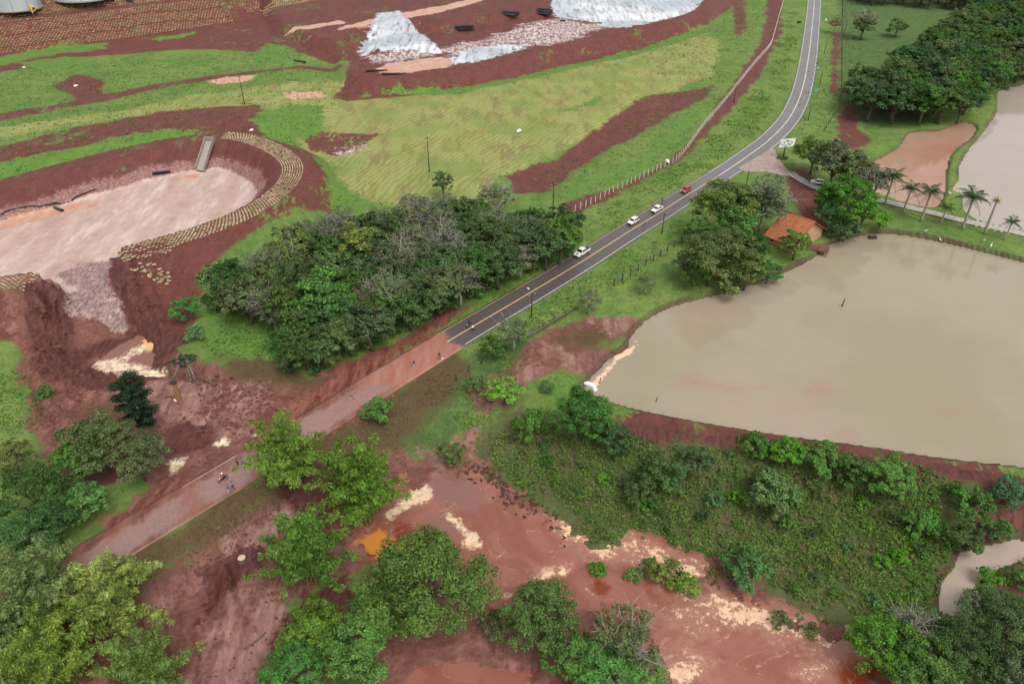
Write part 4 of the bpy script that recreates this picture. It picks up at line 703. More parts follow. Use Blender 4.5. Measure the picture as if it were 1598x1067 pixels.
# ---- bamboo clumps with arching plumes
def blades(c, axis, ln, wd, g):
    """narrow leaves at c hanging along axis"""
    N = len(c); a = axis / (np.linalg.norm(axis, axis=1)[:, None] + 1e-9); r = g.normal(0, 1, (N, 3)) + np.array([0, 0, .9]); b = np.cross(a, r); b /= np.linalg.norm(b, axis=1)[:, None] + 1e-9; s = g.uniform(.6, 1.3, (N, 1))
    a = a * ln * s; b = b * wd * s; v = np.stack([c, c + a * .45 + b * .5, c + a, c + a * .45 - b * .5], 1).reshape(-1, 3); return v, np.arange(N * 4).reshape(N, 4)
def bamboo_mesh(seed, n_culm, H, spread, leaves):
    g = np.random.default_rng(seed); b = MB(); pos = []; ax = []
    for i in range(n_culm):
        a = 2.4 * i + g.uniform(-.5, .5); fr = math.sqrt((i + .5) / n_culm); lean = spread * fr * g.uniform(.7, 1.15); h = H * (1.02 - .48 * fr ** 2) * g.uniform(.72, 1.1); d = np.array([math.cos(a), math.sin(a), 0]); r0 = d * fr * 1.4
        u9 = np.linspace(0, 1, 13); L_ = r0 + d * (lean * u9 ** 2.1)[:, None] + np.array([0, 0, 1]) * (h * (u9 - (.10 + .22 * fr) * u9 ** 5))[:, None]
        b.tube([tuple(p) for p in L_[::2]], list(np.linspace(.06, .012, 7)), 4, False)
        ns_ = 15; us = .34 + .66 * (np.arange(ns_) + g.uniform(0, 1, ns_)) / ns_; k_ = np.minimum((us * 12).astype(int), 11); c0_ = L_[k_] + (L_[k_ + 1] - L_[k_]) * (us * 12 - k_)[:, None]
        an = g.uniform(0, 6.28, ns_); out = np.stack([np.cos(an), np.sin(an), np.zeros(ns_)], 1); c0_ = c0_ + out * (g.uniform(.2, 1.15, ns_) * (1.15 - us * .75))[:, None]; rs = g.uniform(.42, .85, ns_) * (1.2 - us * .55)
        m = leaves; pk = g.choice(ns_, m, p=rs ** 2 / (rs ** 2).sum()); d3 = g.normal(0, 1, (m, 3)); d3 /= np.linalg.norm(d3, axis=1)[:, None]; d3[:, 2] = d3[:, 2] * .75 - .1
        pos.append(c0_[pk] + d3 * (rs[pk] * g.uniform(.35, 1, m))[:, None]); ax.append(d3 * .8 + out[pk] * .5 - np.array([0, 0, .75]) + g.normal(0, .3, (m, 3)))
    v, f = blades(np.vstack(pos), np.vstack(ax), .50, .15, g); return mesh_np('crown', v, f, False, [BLADE]), b.mesh('culms', CULM, True)
BAM = [bamboo_mesh(900 + i, n, H, s, lv) for i, (n, H, s, lv) in enumerate(((32, 16.5, 6.6, 900), (34, 18.5, 7.4, 900), (40, 17.0, 8.6, 900), (30, 15.0, 7.8, 900), (2, 15.0, 1.2, 420)))]
def bamboo(px, py, k_, sc, color, label, rz=0.0):
    q = G(px, py); t = thing('bamboo_clump', label, 'bamboo', (q[0], q[1], q[2] - .1), rz, 'giant bamboo along the flooded road', sc)
    c = link('crown', BAM[k_][0], t); c.color = (*color, 1); link('culms', BAM[k_][1], t)
    return t
BG1, BG2 = (.19, .30, .056), (.29, .37, .075)
bamboo(458, 756, 0, 1.08, BG1, 'feathery bamboo clump rising beside the muddy road and walkers')
bamboo(572, 812, 1, 1.15, (.165, .285, .05), 'green bamboo clump hanging over the amber puddle', 1.0)
bamboo(486, 905, 3, 1.05, (.14, .25, .055), 'lower bamboo clump at the edge of the mud trench', 2.0)
bamboo(185, 985, 2, 1.0, BG2, 'very large yellow green bamboo thicket hiding the road end', .5)
bamboo(75, 965, 2, .95, (.19, .28, .062), 'bamboo thicket behind the very large one', 2.5)
bamboo(105, 1075, 1, 1.0, (.21, .30, .058), 'bamboo thicket in front of the very large one', 3.5)
bamboo(0, 1060, 2, .95, (.22, .30, .064), 'bamboo thicket where the field ends', 4.2)
bamboo(240, 1075, 3, .9, (.18, .28, .055), 'low bamboo thicket beside the pale mud fan', 5.2)
bamboo(222, 925, 4, .9, BG2, 'single slender bamboo plume sticking up over the road')

# ---- leafy ground cover of the marsh, countless small plants
def tufts(name, polys, dens, hgt, leaf, color, label, per=6, clump=0.0, seed=3, zoff=0.0):
    g = np.random.default_rng(seed); P_ = []
    for poly in polys:
        lo, hi = poly.min(0), poly.max(0); n = int((hi - lo).prod() * dens); q = g.uniform(lo, hi, (n, 2)); s = sdpoly(q[:, 0], q[:, 1], poly, 8)
        nz = fbm(q[:, 0], q[:, 1], 7, 4, seed); keep = (s + nz * 9 > 0) & (g.random(n) < np.clip(.75 + nz * clump * 3, 0, 1)); P_.append(q[keep])
    q = np.vstack(P_); z = terrain(q[:, 0], q[:, 1]); ok = z > Z_POOL - .12; q, z = q[ok], z[ok]
    hh = hgt * (1 + fbm(q[:, 0], q[:, 1], 5, 3, seed + 9) * 1.6) * g.uniform(.6, 1.3, len(q))
    c = np.repeat(np.c_[q, z + zoff], per, 0); h3 = np.repeat(hh, per); N = len(c)
    a = g.uniform(0, 6.28, N); rr = g.uniform(.05, .5, N) * h3; d = np.c_[np.cos(a) * rr, np.sin(a) * rr, h3 * g.uniform(.35, 1.0, N)]
    v, f = cards(c + d, np.c_[np.cos(a) * .6, np.sin(a) * .6, np.full(N, .9)], leaf, leaf * .5, g, .35)
    o = link(name, mesh_np(name, v, f, False, [LEAF]), kind='stuff', label=label, category='plants'); o.color = (*color, 1); return o
marsh_px = W([(752, 688), (800, 668), (960, 688), (1150, 710), (1400, 755), (1470, 775), (1475, 850), (1480, 945), (1400, 985), (1335, 975), (1260, 955), (1185, 930), (1125, 915), (1090, 865), (1010, 832), (920, 832), (850, 782), (780, 725)], -4.2)
tufts('marsh_undergrowth', [marsh_px], 6.0, .7, .36, (.125, .205, .046), 'dense low leafy undergrowth covering the marsh below the dam', 7, .35, 21)
tufts('lime_reeds', [W([(1392, 790), (1440, 775), (1475, 800), (1470, 880), (1475, 945), (1420, 960), (1385, 930), (1400, 860)], -4.2), W([(1530, 900), (1598, 870), (1660, 870), (1660, 890), (1560, 915)], -4.3), W([(1525, 925), (1548, 930), (1545, 960), (1520, 965)], -4.3)], 4.0, .9, .4, (.12, .26, .034), 'bright lime green reeds beside the brook', 6, .3, 33)
tufts('verge_grass', [W([(712, 556), (830, 487), (960, 405), (1065, 345), (1075, 375), (960, 440), (880, 490), (800, 545), (735, 590)]), W([(745, 490), (870, 405), (1000, 318), (1090, 268), (1180, 205), (1235, 120), (1245, 20), (1225, 20), (1215, 90), (1170, 160), (1100, 225), (1020, 275), (900, 340), (880, 390), (800, 430), (700, 500)]), W([(-40, 600), (30, 580), (80, 650), (60, 720), (-40, 760)]), W([(320, 480), (420, 470), (440, 560), (380, 560), (320, 520)]), W([(700, 600), (790, 560), (830, 600), (780, 650), (720, 660)], -1)], 3.2, .2, .34, (.12, .22, .036), 'bright tufted grass on the road verges and banks', 4, .8, 44)
tufts('field_weeds', [W([(-60, 190), (0, 110), (300, 92), (450, 60), (480, 100), (560, 120), (500, 165), (420, 230), (330, 200), (100, 235), (-60, 300)], 5), W([(480, 250), (640, 330), (560, 360), (520, 320)]), W([(560, 152), (850, 116), (1100, 48), (1160, 0), (1200, 0), (1130, 150), (1060, 240), (870, 310), (800, 290), (960, 190), (1060, 130), (1000, 95), (700, 150)]), W([(1230, 240), (1250, 150), (1265, 100), (1300, 0), (1340, 0), (1335, 160), (1300, 230)])], .34, .35, .5, (.15, .25, .05), 'coarse weeds and grass clumps over the fields behind the basins', 4, .9, 66)
tufts('flattened_weeds', [W([(230, 875), (330, 815), (440, 748), (560, 678), (700, 585), (715, 600), (600, 680), (480, 740), (340, 840), (240, 900)], -1), W([(520, 700), (600, 650), (690, 600), (740, 640), (700, 690), (620, 715)], -2)], 2.2, .18, .3, (.15, .125, .05), 'muddy flattened weeds on the road embankment', 4, .8, 55)

# ---- royal palms along the drive
def palm_meshes(seed, n=17, dead=False):
    g = np.random.default_rng(seed); H = 8.5; b = MB(); b.tube([(0, 0, 0), (.05, 0, 1.2), (.1, .05, 4), (.22, .1, 6.6), (.3, .1, H)], [.34, .30, .28, .22, .14], 8)
    v = []; f = []; top = np.array([.3, .1, H])
    for i in range(n):
        a = 2.4 * i + g.uniform(-.25, .25); el = 1.15 - 1.5 * (i / n) + g.uniform(-.12, .12); ln = 4.4 * g.uniform(.85, 1.1); d = np.array([math.cos(a), math.sin(a), 0]); sd = np.array([-d[1], d[0], 0])
        for u in np.linspace(.08, 1, 17):
            p = top + d * ln * math.cos(el) * u + np.array([0, 0, ln * (math.sin(el) * u - .55 * u ** 2.2 * math.cos(el * .6))])
            for s in (-1, 1):
                w_ = .95 * math.sin(min(1, u * 1.15 + .1) * math.pi * .92) + .18; e = p + sd * s * w_ + d * .34 - np.array([0, 0, w_ * .55]); k_ = len(v)
                v += [p - d * .075, p + d * .1, e + d * .02, e - d * .06]; f.append((k_, k_ + 1, k_ + 2, k_ + 3))
    sh = MB(); sh.tube([(.3, .1, H - .1), (.32, .1, H + .5), (.34, .1, H + 1.5)], [.17, .15, .04], 7)
    return b.mesh('trunk', PALEBARK, True), mesh_np('fronds', np.array(v), np.array(f), False, [LEAF]), sh.mesh('crownshaft', simple('palm_crownshaft', (.20, .26, .05), .5), True)
PALM = [palm_meshes(40 + i, n) for i, n in enumerate((17, 14, 15))]
for i, (bx, by, tx, ty, lab, m, tint) in enumerate(((1358, 320, 1366, 272, 'royal palm half hidden beside the grey garden trees', 1, (.03, .065, .022)), (1381, 318, 1394, 272, 'royal palm with upright yellow spear leaf beside the drive', 0, (.04, .085, .025)), (1409, 331, 1421, 292, 'royal palm between the yellow speared one and the causeway', 2, (.038, .078, .024)), (1437, 346, 1452, 297, 'royal palm at the narrow end of the orange pond', 1, (.035, .075, .024)),
                                   (1468, 350, 1476, 322, 'short yellowish royal palm at the foot of the causeway', 2, (.10, .11, .03)), (1502, 358, 1519, 305, 'royal palm beside the low white kerb posts', 0, (.036, .076, .026)), (1536, 365, 1556, 312, 'dying royal palm reduced to a yellow stump of leaves', 3, (.2, .19, .05)), (1567, 376, 1578, 345, 'royal palm behind the white egrets on the lawn', 1, (.035, .07, .026)))):
    q = G(bx, by); 
    zt = q[2] + 8
    for _ in range(4):
        u_ = P(tx, ty, zt); zt = zt + (q[1] - u_[1]) * -(CAM_H - zt) / u_[1]
    Hh = max(4.5, min(11, zt - q[2])); t = thing('royal_palm', lab, 'palm', tuple(q - [0, 0, .15]), random.uniform(0, 6), 'royal palms along the drive', Hh / 8.5)
    tm, fm_, sh = PALM[m % 3]; link('trunk', tm, t); link('crownshaft', sh, t)
    if m < 3: o = link('fronds', fm_, t); o.color = (*tint, 1)
    else:
        o = link('fronds', PALM[0][1], t); o.scale = (.32, .32, .32); o.location = (.2, .06, 8.5 * .68); o.color = (*tint, 1)
# small umbrella-topped tree among the leaning timber
q = G(300, 598); t = thing('papaya_tree', 'small umbrella topped tree with several bare stems beside leaning timber', 'tree', tuple(q - [0, 0, .1]))
b = MB()
for dx, dy in ((0, 0), (.5, .3), (-.6, .1), (.9, -.2)): b.tube([(dx, dy, 0), (dx * .9, dy, 2.6), (dx * .7, dy * .8, 5.0)], [.13, .10, .07], 6)
b.build('stems', PALEBARK, t, True); (v, f), _ = lobed_crown(3, 1500, .15, 8, .6); o = link('crown', mesh_np('crown', v * 2.0 + [0, 0, 5.3], f, False, [LEAF]), t); o.color = (.04, .085, .04, 1)
# ================================================================== BUILT THINGS
def along(pts, z=0.0, step=1.0): return resample(catmull(W(pts, z), 6), step)
def top_z(q, tx, ty):
    d = _F * F_PX + np.array([1.0, 0, 0]) * (tx - 799) + _U * (533.5 - ty); return CAM_H + d[2] * q[1] / d[1]
def slab_blocks(c, tang, size, jit=.22, seed=1):
    """many small sacks in one mesh: c (n,3) centres, tang (n,2) directions"""
    g = np.random.default_rng(seed); n = len(c); a = np.arctan2(tang[:, 1], tang[:, 0]) + g.normal(0, jit, n); s = g.uniform(.7, 1.2, (n, 1))
    ux = np.stack([np.cos(a), np.sin(a), np.zeros(n)], 1) * size[0] / 2 * s; uy = np.stack([-np.sin(a), np.cos(a), np.zeros(n)], 1) * size[1] / 2 * s; uz = np.array([0, 0, size[2]])
    v = []
    for k_, t in ((-.6, 1.0), (.55, 1.0), (1.0, .66)):
        for p, q in ((-1, -1), (1, -1), (1, 1), (-1, 1)): v.append(c + ux * p * t + uy * q * t + uz * k_)
    v = np.stack(v, 1).reshape(-1, 3)
    f = np.array([(0, 1, 5, 4), (1, 2, 6, 5), (2, 3, 7, 6), (3, 0, 4, 7), (4, 5, 9, 8), (5, 6, 10, 9), (6, 7, 11, 10), (7, 4, 8, 11), (8, 9, 10, 11)])
    return v, (f[None] + np.arange(n)[:, None, None] * 12).reshape(-1, 4)
def sack_mat(name, a, b, c):
    k = NT(name); i = k.geo.outputs['Random Per Island']; col = k.mix(k.mr(i, 0, 1), a, b); return k.fin(k.mix(k.mr(k.noise(.12, 4), .5, .62), col, c), .9)
SACK = sack_mat('straw_sacks', (.25, .19, .11), (.40, .32, .20), (.23, .20, .10)); SACK2 = sack_mat('weathered_sacks', (.20, .12, .065), (.33, .22, .12), (.19, .19, .075))
def band(line, offs, step, size, mat, name, label, seed=1, keep=None):
    cs = []; ts = []
    for j, o in enumerate(offs):
        ln = resample(line, step); ln = ln + (np.roll(ln, -1, 0) - ln) * .5 * (j % 2); ln = ln[:-1]; t = np.gradient(ln, axis=0); t /= np.linalg.norm(t, axis=1)[:, None]
        cs.append(ln + np.stack([-t[:, 1], t[:, 0]], 1) * o); ts.append(t)
    c = np.vstack(cs); t = np.vstack(ts)
    if keep is not None: m = keep(c); c, t = c[m], t[m]
    z = terrain(c[:, 0], c[:, 1]); v, f = slab_blocks(np.c_[c, z + .05], t, size, seed=seed)
    return link(name, mesh_np(name, v, f, False, [mat]), kind='stuff', label=label, category='sacks')
def not_torn(c):
    ok = np.ones(len(c), bool)
    for q, d in ((scar, 0), (gully, -.6), (scar_r, .5)): ok &= sdpoly(c[:, 0], c[:, 1], q, 9) < d
    return ok & (rng.random(len(c)) > .03)
band(crest[0:20], np.arange(-2.7, 2.8, .70), 1.05, (.62, .34, .2), SACK, 'dyke_sacks', 'rows of pale straw filled sacks on the dyke beside the breach', 1, not_torn)
band(crest[25:74], np.arange(-2.95, 3.0, .70), 1.05, (.62, .34, .2), SACK, 'dyke_sacks', 'curved band of pale sacks paving the crest of the red basin', 2, not_torn)
tl = along([(-120, 106), (0, 86), (200, 60), (330, 40), (372, 34)], Z_UP); band(tl, np.arange(1.5, 20, 1.15), 1.45, (.95, .55, .25), SACK2, 'terrace_sacks', 'long slope covered in rows of weathered sacks below the tanks', 3, lambda c: (rng.random(len(c)) > .06))
band(tl, np.arange(27, 39, 1.15), 1.45, (.95, .55, .25), SACK2, 'terrace_sacks', 'upper strip of sack rows directly below the metal tanks', 4, lambda c: (rng.random(len(c)) > .1))
tl2 = along([(395, 30), (470, 18), (540, 5), (600, -6)], Z_UP); band(tl2, np.arange(5, 20, 1.15), 1.45, (.95, .55, .25), SACK2, 'terrace_sacks', 'greenish slope of sack rows above the dark haul road', 5, lambda c: (rng.random(len(c)) > .06))
q1 = G(240, 432); c = np.c_[q1[0] + rng.uniform(-4, 4, 46), q1[1] + rng.uniform(-2, 2.5, 46)]
v, f = slab_blocks(np.c_[c, terrain(c[:, 0], c[:, 1]) + .05], np.tile([1.0, .3], (46, 1)), (.8, .4, .2), .5, 9); link('slumped_sacks', mesh_np('slumped_sacks', v, f, False, [SACK]), kind='stuff', label='patch of sacks slid down with the slumped dyke', category='sacks')

# ---- fences
def post_fence(name, label, line, step, h, wdt, pm, wm, wires, skip=None, lean=0.03):
    ln = resample(line, step); t = thing(name, label, 'fence', (*ln[0], hz(*ln[0])))
    o0 = np.array([*ln[0], t.location.z]); pme = MB().box((0, 0, h / 2 - .2), (wdt, wdt, h + .4), 0, .85).mesh('post', pm); zs = terrain(ln[:, 0], ln[:, 1]); tops = []
    for i, (p, z) in enumerate(zip(ln, zs)):
        if skip and skip(i): tops.append(None); continue
        o = link('post', pme, t, tuple(np.array([*p, z]) - o0), (random.gauss(0, lean), random.gauss(0, lean), random.uniform(0, .3))); tops.append((*p, z))
    for hh in wires:
        b = MB(); run = []
        for q in tops + [None]:
            if q is None:
                if len(run) > 1: b.tube(run, .018, 3, False)
                run = []
            else: run.append(tuple(np.array(q) - o0 + [0, 0, hh * h]))
        if b.v: b.build('wire', wm, t)
    return t
WIRE = simple('galvanised_wire', (.35, .34, .33), .5, metal=.4); WPOST = simple('pale_concrete_post', (.62, .58, .52), .8); DPOST = simple('dark_timber_post', (.05, .04, .032), .9)
wl = along([(897, 329), (914, 321.8), (942, 307.5), (959, 298), (977.6, 288.8), (1002.7, 276), (1030, 263), (1061, 245), (1098.5, 197), (1125.6, 166), (1149, 136), (1173, 106), (1200, 75), (1206.6, 58), (1215, 28), (1223, 0), (1228, -30)])
post_fence('wire_fence', 'long wire fence on pale posts along the red track', wl, 2.25, 2.1, .16, WPOST, WIRE, (.35, .65, .95), None, .02)
post_fence('timber_fence', 'wire fence on dark timber posts above the pond grove', along([(958, 445), (977.6, 433), (1002, 417), (1025.6, 402), (1049, 386), (1064, 377), (1085, 360)]), 3.3, 1.9, .24, DPOST, WIRE, (.4, .7, .95))
post_fence('broken_fence', 'washed out remains of a timber fence below the road verge', along([(712, 592), (733, 577), (748, 567), (790, 545), (814, 530), (844, 515), (858, 506), (873, 496), (890, 487)]), 3.6, 1.6, .24, DPOST, WIRE, (.5,), lambda i: i % 7 == 3, .12)
post_fence('pasture_fence', 'straight dark fence running up between road ditch and rough pasture', along([(1286, 205), (1300, 182), (1312, 164), (1313, 120), (1314, 60), (1315, 0), (1316, -40)]), 4.0, 1.5, .22, DPOST, WIRE, (.5, .9))
b = MB(); a0 = G(824, 528); a1 = G(902, 482); mid = (a0 + a1) / 2
b.tube([tuple(a0 + [0, 0, .35]), tuple(mid + [.3, 0, .9]), tuple(a1 + [0, 0, .4])], [.28, .24, .12], 7)
for w_ in (.3, .55, .8):
    c = a0 + (a1 - a0) * w_; b.tube([tuple(c + [0, 0, .6]), tuple(c + [.8, .6, 1.3])], [.1, .03], 5)
b.build('fallen_trunk', BARK, None, True, label='long fallen trunk lying across the washed out fence', category='log')

# ---- poles
def pole(bx, by, tx, ty, label, arm=True, r=.16, mat=None, name='utility_pole', lo=2.0, hi=12.0):
    q = G(bx, by); h = float(np.clip(top_z(q, tx, ty) - q[2], lo, hi)); t = thing(name, label, 'pole', tuple(q)); m = mat or DPOST
    MB().tube([(0, 0, -.4), (0, 0, h * .5), (0, 0, h)], [r, r * .85, r * .65], 8).build('shaft', m, t, True)
    if arm:
        MB().box((0, 0, h - .45), (1.9, .12, .14), .7).build('crossarm', m, t)
        for s in (-.8, 0, .8): MB().tube([(s * math.cos(.7), s * math.sin(.7), h - .38), (s * math.cos(.7), s * math.sin(.7), h - .12)], [.06, .04], 6).build('insulator', WPOST, t)
    return t
for a in ((382, 164, 373, 118, 'utility pole standing in the green strip behind the basin'), (670, 268, 665, 213, 'pale lamp pole at the lower edge of the mown field'), (863, 326, 864.5, 286, 'utility pole at the end of the pale post fence'), (829.7, 492, 833.4, 458, 'dark pole on the verge above the muddy stretch of road'), (1033, 365, 1037, 333, 'dark pole on the verge opposite the parked white cars'), (1164, 292, 1168, 265, 'dark pole on the grass island of the junction'), (1145, 160, 1147.5, 133, 'dark pole beside the pale post fence and red earth mound'), (1316.5, 58, 1323, 29, 'dark pole beside the pasture fence'), (1279, 133, 1283.7, 110, 'thin pole on the verge above the blue box'), (1261, 188, 1266, 165.5, 'thin pole on the verge between blue box and junction'), (1286, 85, 1293.5, 61, 'thin pole on the verge near the small white sign')):
    pole(*a, arm=a[0] not in (1164, 1279, 1261, 1286))
q = P(1313.5, 478, Z_POND); t = thing('mooring_post', 'dark wooden post sticking out of the pond water', 'post', (q[0], q[1], Z_POND - .9)); MB().tube([(0, 0, 0), (.1, 0, 1.6), (.25, .05, 3.0)], [.16, .14, .11], 7).build('shaft', DPOST, t, True); MB().tube([(.18, .03, 2.3), (.5, .1, 2.45)], [.05, .04], 6).build('peg', DPOST, t)
q = P(936, 598, Z_POND); b = MB().tube([(0, 0, -.8), (.05, .1, 1.4)], [.11, .08], 6).tube([(.04, .08, .8), (.3, .2, 1.1)], [.05, .03], 5); b.build('mooring_post', DPOST, None, True, loc=(q[0], q[1], Z_POND), label='thin dark stake in the water beside the cream scum', category='post')

# ---- vehicles
GLASS = NT('dark_car_glass').fin((.02, .025, .03), .08, .6); TYRE = simple('tyre_rubber', (.02, .02, .02), .85); RIM = simple('alloy_rim', (.5, .5, .52), .35, metal=.8); LAMP = NT('headlamp_glass').fin((.8, .82, .85), .12, .6); TAIL = NT('tail_lamp').fin((.45, .02, .02), .25, .5); TRIM = simple('black_trim', (.025, .025, .025), .6)
def paint(name, col):
    k = NT(name); c = k.mix(k.mr(k.noise(4, 4), .45, .7, 0, .25), col, (.30, .17, .13)); k.fin(c, .28, .5); k.b.inputs['Coat Weight'].default_value = .6; return k.m
PW, PRD, PSV = paint('white_car_paint', (.78, .79, .80)), paint('red_car_paint', (.40, .03, .04)), paint('cream_white_paint', (.72, .74, .70))
def loft(prof, wlo, whi, zb, zr):
    """side outline (x, z) pulled to both sides; width shrinks from belt zb to roof zr"""
    n = len(prof); v = []
    for s in (-1, 1):
        for x, z in prof:
            t = min(1, max(0, (z - zb) / (zr - zb))); e = 1 - .10 * abs(x / max(abs(p[0]) for p in prof)) ** 4; v.append((x, s * (wlo + (whi - wlo) * t) * e, z))
    return v, [tuple(range(n)), tuple(range(2 * n - 1, n - 1, -1))] + [(i, n + i, n + (i + 1) % n, (i + 1) % n) for i in range(n)]
def wheel(parent, x, y, r):
    ty = MB().tube([(x, y - .11, r), (x, y + .11, r)], r, 16).build('wheel', TYRE, parent, bevel=.0); MB().tube([(x, y - .125, r), (x, y + .125, r)], r * .62, 12).build('rim', RIM, ty)
def win(parent, pts, name='window'): MB().add(pts, [tuple(range(len(pts)))]).build(name, GLASS, parent)
def car(kind, px, py, mat, label, rz, lane=None, group=None):
    q = P(px, py, 0.02); 
    if lane is None: q = G(px, py)
    t = thing('pickup_truck' if kind == 'pickup' else 'car', label, 'pickup truck' if kind == 'pickup' else 'car', (q[0], q[1], q[2] if lane is None else .01), rz, group)
    if kind == 'pickup':
        prof = [(-2.6, .45), (2.5, .42), (2.62, .6), (2.55, .95), (1.35, 1.08), (-.1, 1.1), (-2.58, 1.06), (-2.65, .6)]; cab = [(1.35, 1.06), (.62, 1.72), (.35, 1.78), (-.75, 1.77), (-.98, 1.08)]; wb = 1.6; Lh = 2.6
    elif kind == 'sedan':
        prof = [(-2.15, .35), (2.05, .32), (2.2, .5), (2.12, .72), (1.1, .92), (-1.45, .95), (-2.1, .9), (-2.22, .55)]; cab = [(1.15, .9), (.35, 1.38), (.05, 1.44), (-.75, 1.43), (-1.05, 1.34), (-1.7, .93)]; wb = 1.3; Lh = 2.2
    else:
        prof = [(-1.9, .35), (1.85, .32), (1.98, .5), (1.92, .74), (1.0, .95), (-1.8, .98), (-1.95, .6)]; cab = [(1.1, .93), (.35, 1.42), (.1, 1.48), (-1.2, 1.48), (-1.5, 1.38), (-1.82, .96)]; wb = 1.22; Lh = 1.95
    wl_ = .92 if kind == 'pickup' else .84; zb = prof[4][1]; zr = max(z for _, z in cab)
    body = MB(); body.add(*loft(prof, wl_, wl_ * .93, .6, zb)); me = body.mesh('body', mat, False, .05); bd = link('body', me, t)
    cb = MB().add(*loft(cab, wl_ * .92, wl_ * .74, zb, zr)).build('cabin', mat, t, False, .03)
    e = .012; wy = lambda z: (wl_ * .92 + (wl_ * .74 - wl_ * .92) * (z - zb) / (zr - zb))
    a, b_ = np.array(cab[0]), np.array(cab[1]); A = a + (b_ - a) * .12; B = a + (b_ - a) * .93
    nrm = np.array([b_[1] - a[1], a[0] - b_[0]]); nrm = nrm / np.linalg.norm(nrm) * (e + .006) * np.sign(nrm[0] + 1e-6)
    win(cb, [(A[0] + nrm[0], -wy(A[1]) * .88, A[1] + nrm[1]), (A[0] + nrm[0], wy(A[1]) * .88, A[1] + nrm[1]), (B[0] + nrm[0], wy(B[1]) * .88, B[1] + nrm[1]), (B[0] + nrm[0], -wy(B[1]) * .88, B[1] + nrm[1])], 'windscreen')
    a, b_ = np.array(cab[-1]), np.array(cab[-2]); A = a + (b_ - a) * .2; B = a + (b_ - a) * .92
    win(cb, [(A[0] - .02, wy(A[1]) * .85, A[1] + .01), (A[0] - .02, -wy(A[1]) * .85, A[1] + .01), (B[0] - .02, -wy(B[1]) * .85, B[1] + .01), (B[0] - .02, wy(B[1]) * .85, B[1] + .01)], 'rear_window')
    zl, zh = zb + .07, zr - .09; fx = lambda z: np.interp(z, [cab[0][1], cab[1][1]], [cab[0][0], cab[1][0]]) - .12; rx = lambda z: np.interp(z, [cab[-1][1], cab[-2][1]], [cab[-1][0], cab[-2][0]]) + .12; mx_ = (fx(zh) + rx(zh)) / 2
    for s in (-1, 1):
        for u0, u1 in ((0, 1), (1, 0)):
            xl = (fx(zl), mx_ + .05) if u0 == 0 else (mx_ - .05, rx(zl)); xh = (fx(zh), mx_ + .05) if u0 == 0 else (mx_ - .05, rx(zh))
            win(cb, [(xl[0], s * (wy(zl) + e), zl), (xl[1], s * (wy(zl) + e), zl), (xh[1], s * (wy(zh) + e), zh), (xh[0], s * (wy(zh) + e), zh)], 'side_window')
        MB().box((Lh - .10, s * wl_ * .68, .68 if kind != 'pickup' else .82), (.22, .34, .16)).build('headlight', LAMP, t, False, .03)
        MB().box((-Lh + .06, s * wl_ * .78, .78), (.16, .2, .24)).build('tail_light', TAIL, t)
        MB().box((fx(zl) - .02, s * (wl_ + .1), zl + .05), (.14, .2, .13)).build('mirror', mat, t)
        for x in (wb, -wb): wheel(t, x, s * (wl_ - .1), .37 if kind == 'pickup' else .31)
    MB().box((Lh - .02, 0, .48), (.14, wl_ * 1.7, .2)).build('bumper', TRIM, t, False, .02); MB().box((Lh + .04, 0, .62), (.02, .7, .1)).build('grille', TRIM, t)
    if kind == 'pickup':
        MB().box((-1.78, 0, 1.085), (1.42, 1.5, .03)).build('load_bed', TRIM, t); MB().box((1.95, 0, 1.04), (.5, .6, .07)).build('bonnet_scoop', TRIM, t, False, .02)
        for s in (-1, 1): MB().box((-1.8, s * .82, 1.12), (1.6, .1, .1)).build('bed_rail', mat, t)
    return t
def road_dir(px, py):
    i = at_px(road_line, px, py); d = road_line[i - 2] - road_line[i + 2]; return math.atan2(d[1], d[0])
car('pickup', 908, 397, PSV, 'white pickup truck with dark load bed halted on the wet road', road_dir(908, 410), 1)
car('hatch', 988, 348, PW, 'white hatchback with dark windscreen pulled up beside a standing man', road_dir(988, 360), 1)
car('sedan', 1025, 329, PW, 'white saloon car halted behind the hatchback with two men beside', road_dir(1025, 338), 1)
car('hatch', 1070, 299, PRD, 'red hatchback last in the queue of halted cars', road_dir(1071, 308), 1)
car('hatch', 1275, 287, PW, 'white car parked under the garden trees', 2.75)

# ---- motorcycles
def motorcycle(px, py, rz, mat, label):
    q = P(px, py, .01); t = thing('motorcycle', label, 'motorcycle', tuple(q), rz)
    for x in (.64, -.62):
        w_ = link('wheel', torus_mesh(.25, .055), t, (x, 0, .30), (math.pi / 2, 0, 0)); link('hub', hub_mesh, w_)
    MB().tube([(.42, 0, .62), (.1, 0, .42), (-.25, 0, .45), (-.55, 0, .7)], [.05, .10, .10, .05], 7).build('frame', TRIM, t, True); MB().tube([(.38, 0, .72), (.12, 0, .86), (-.12, 0, .78)], [.07, .17, .08], 9).build('fuel_tank', mat, t, True)
    MB().box((-.38, 0, .80), (.62, .24, .12), 0, .9).build('seat', TRIM, t, False, .03); MB().tube([(.64, 0, .3), (.46, 0, .75), (.40, 0, 1.0)], [.035, .035, .03], 6).build('fork', RIM, t, True)
    MB().tube([(.30, -.36, 1.02), (.40, 0, 1.0), (.30, .36, 1.02)], .02, 5).build('handlebar', TRIM, t, True); MB().box((.52, 0, .88), (.12, .2, .2), 0, .8).build('headlight', LAMP, t, False, .03); MB().tube([(.1, .14, .32), (-.65, .16, .38)], [.04, .05], 6).build('exhaust', RIM, t, True)
    MB().box((.64, 0, .62), (.3, .13, .03)).build('mudguard', mat, t, False, .01); MB().box((-.72, 0, .66), (.24, .16, .05)).build('mudguard', mat, t, False, .01); return t
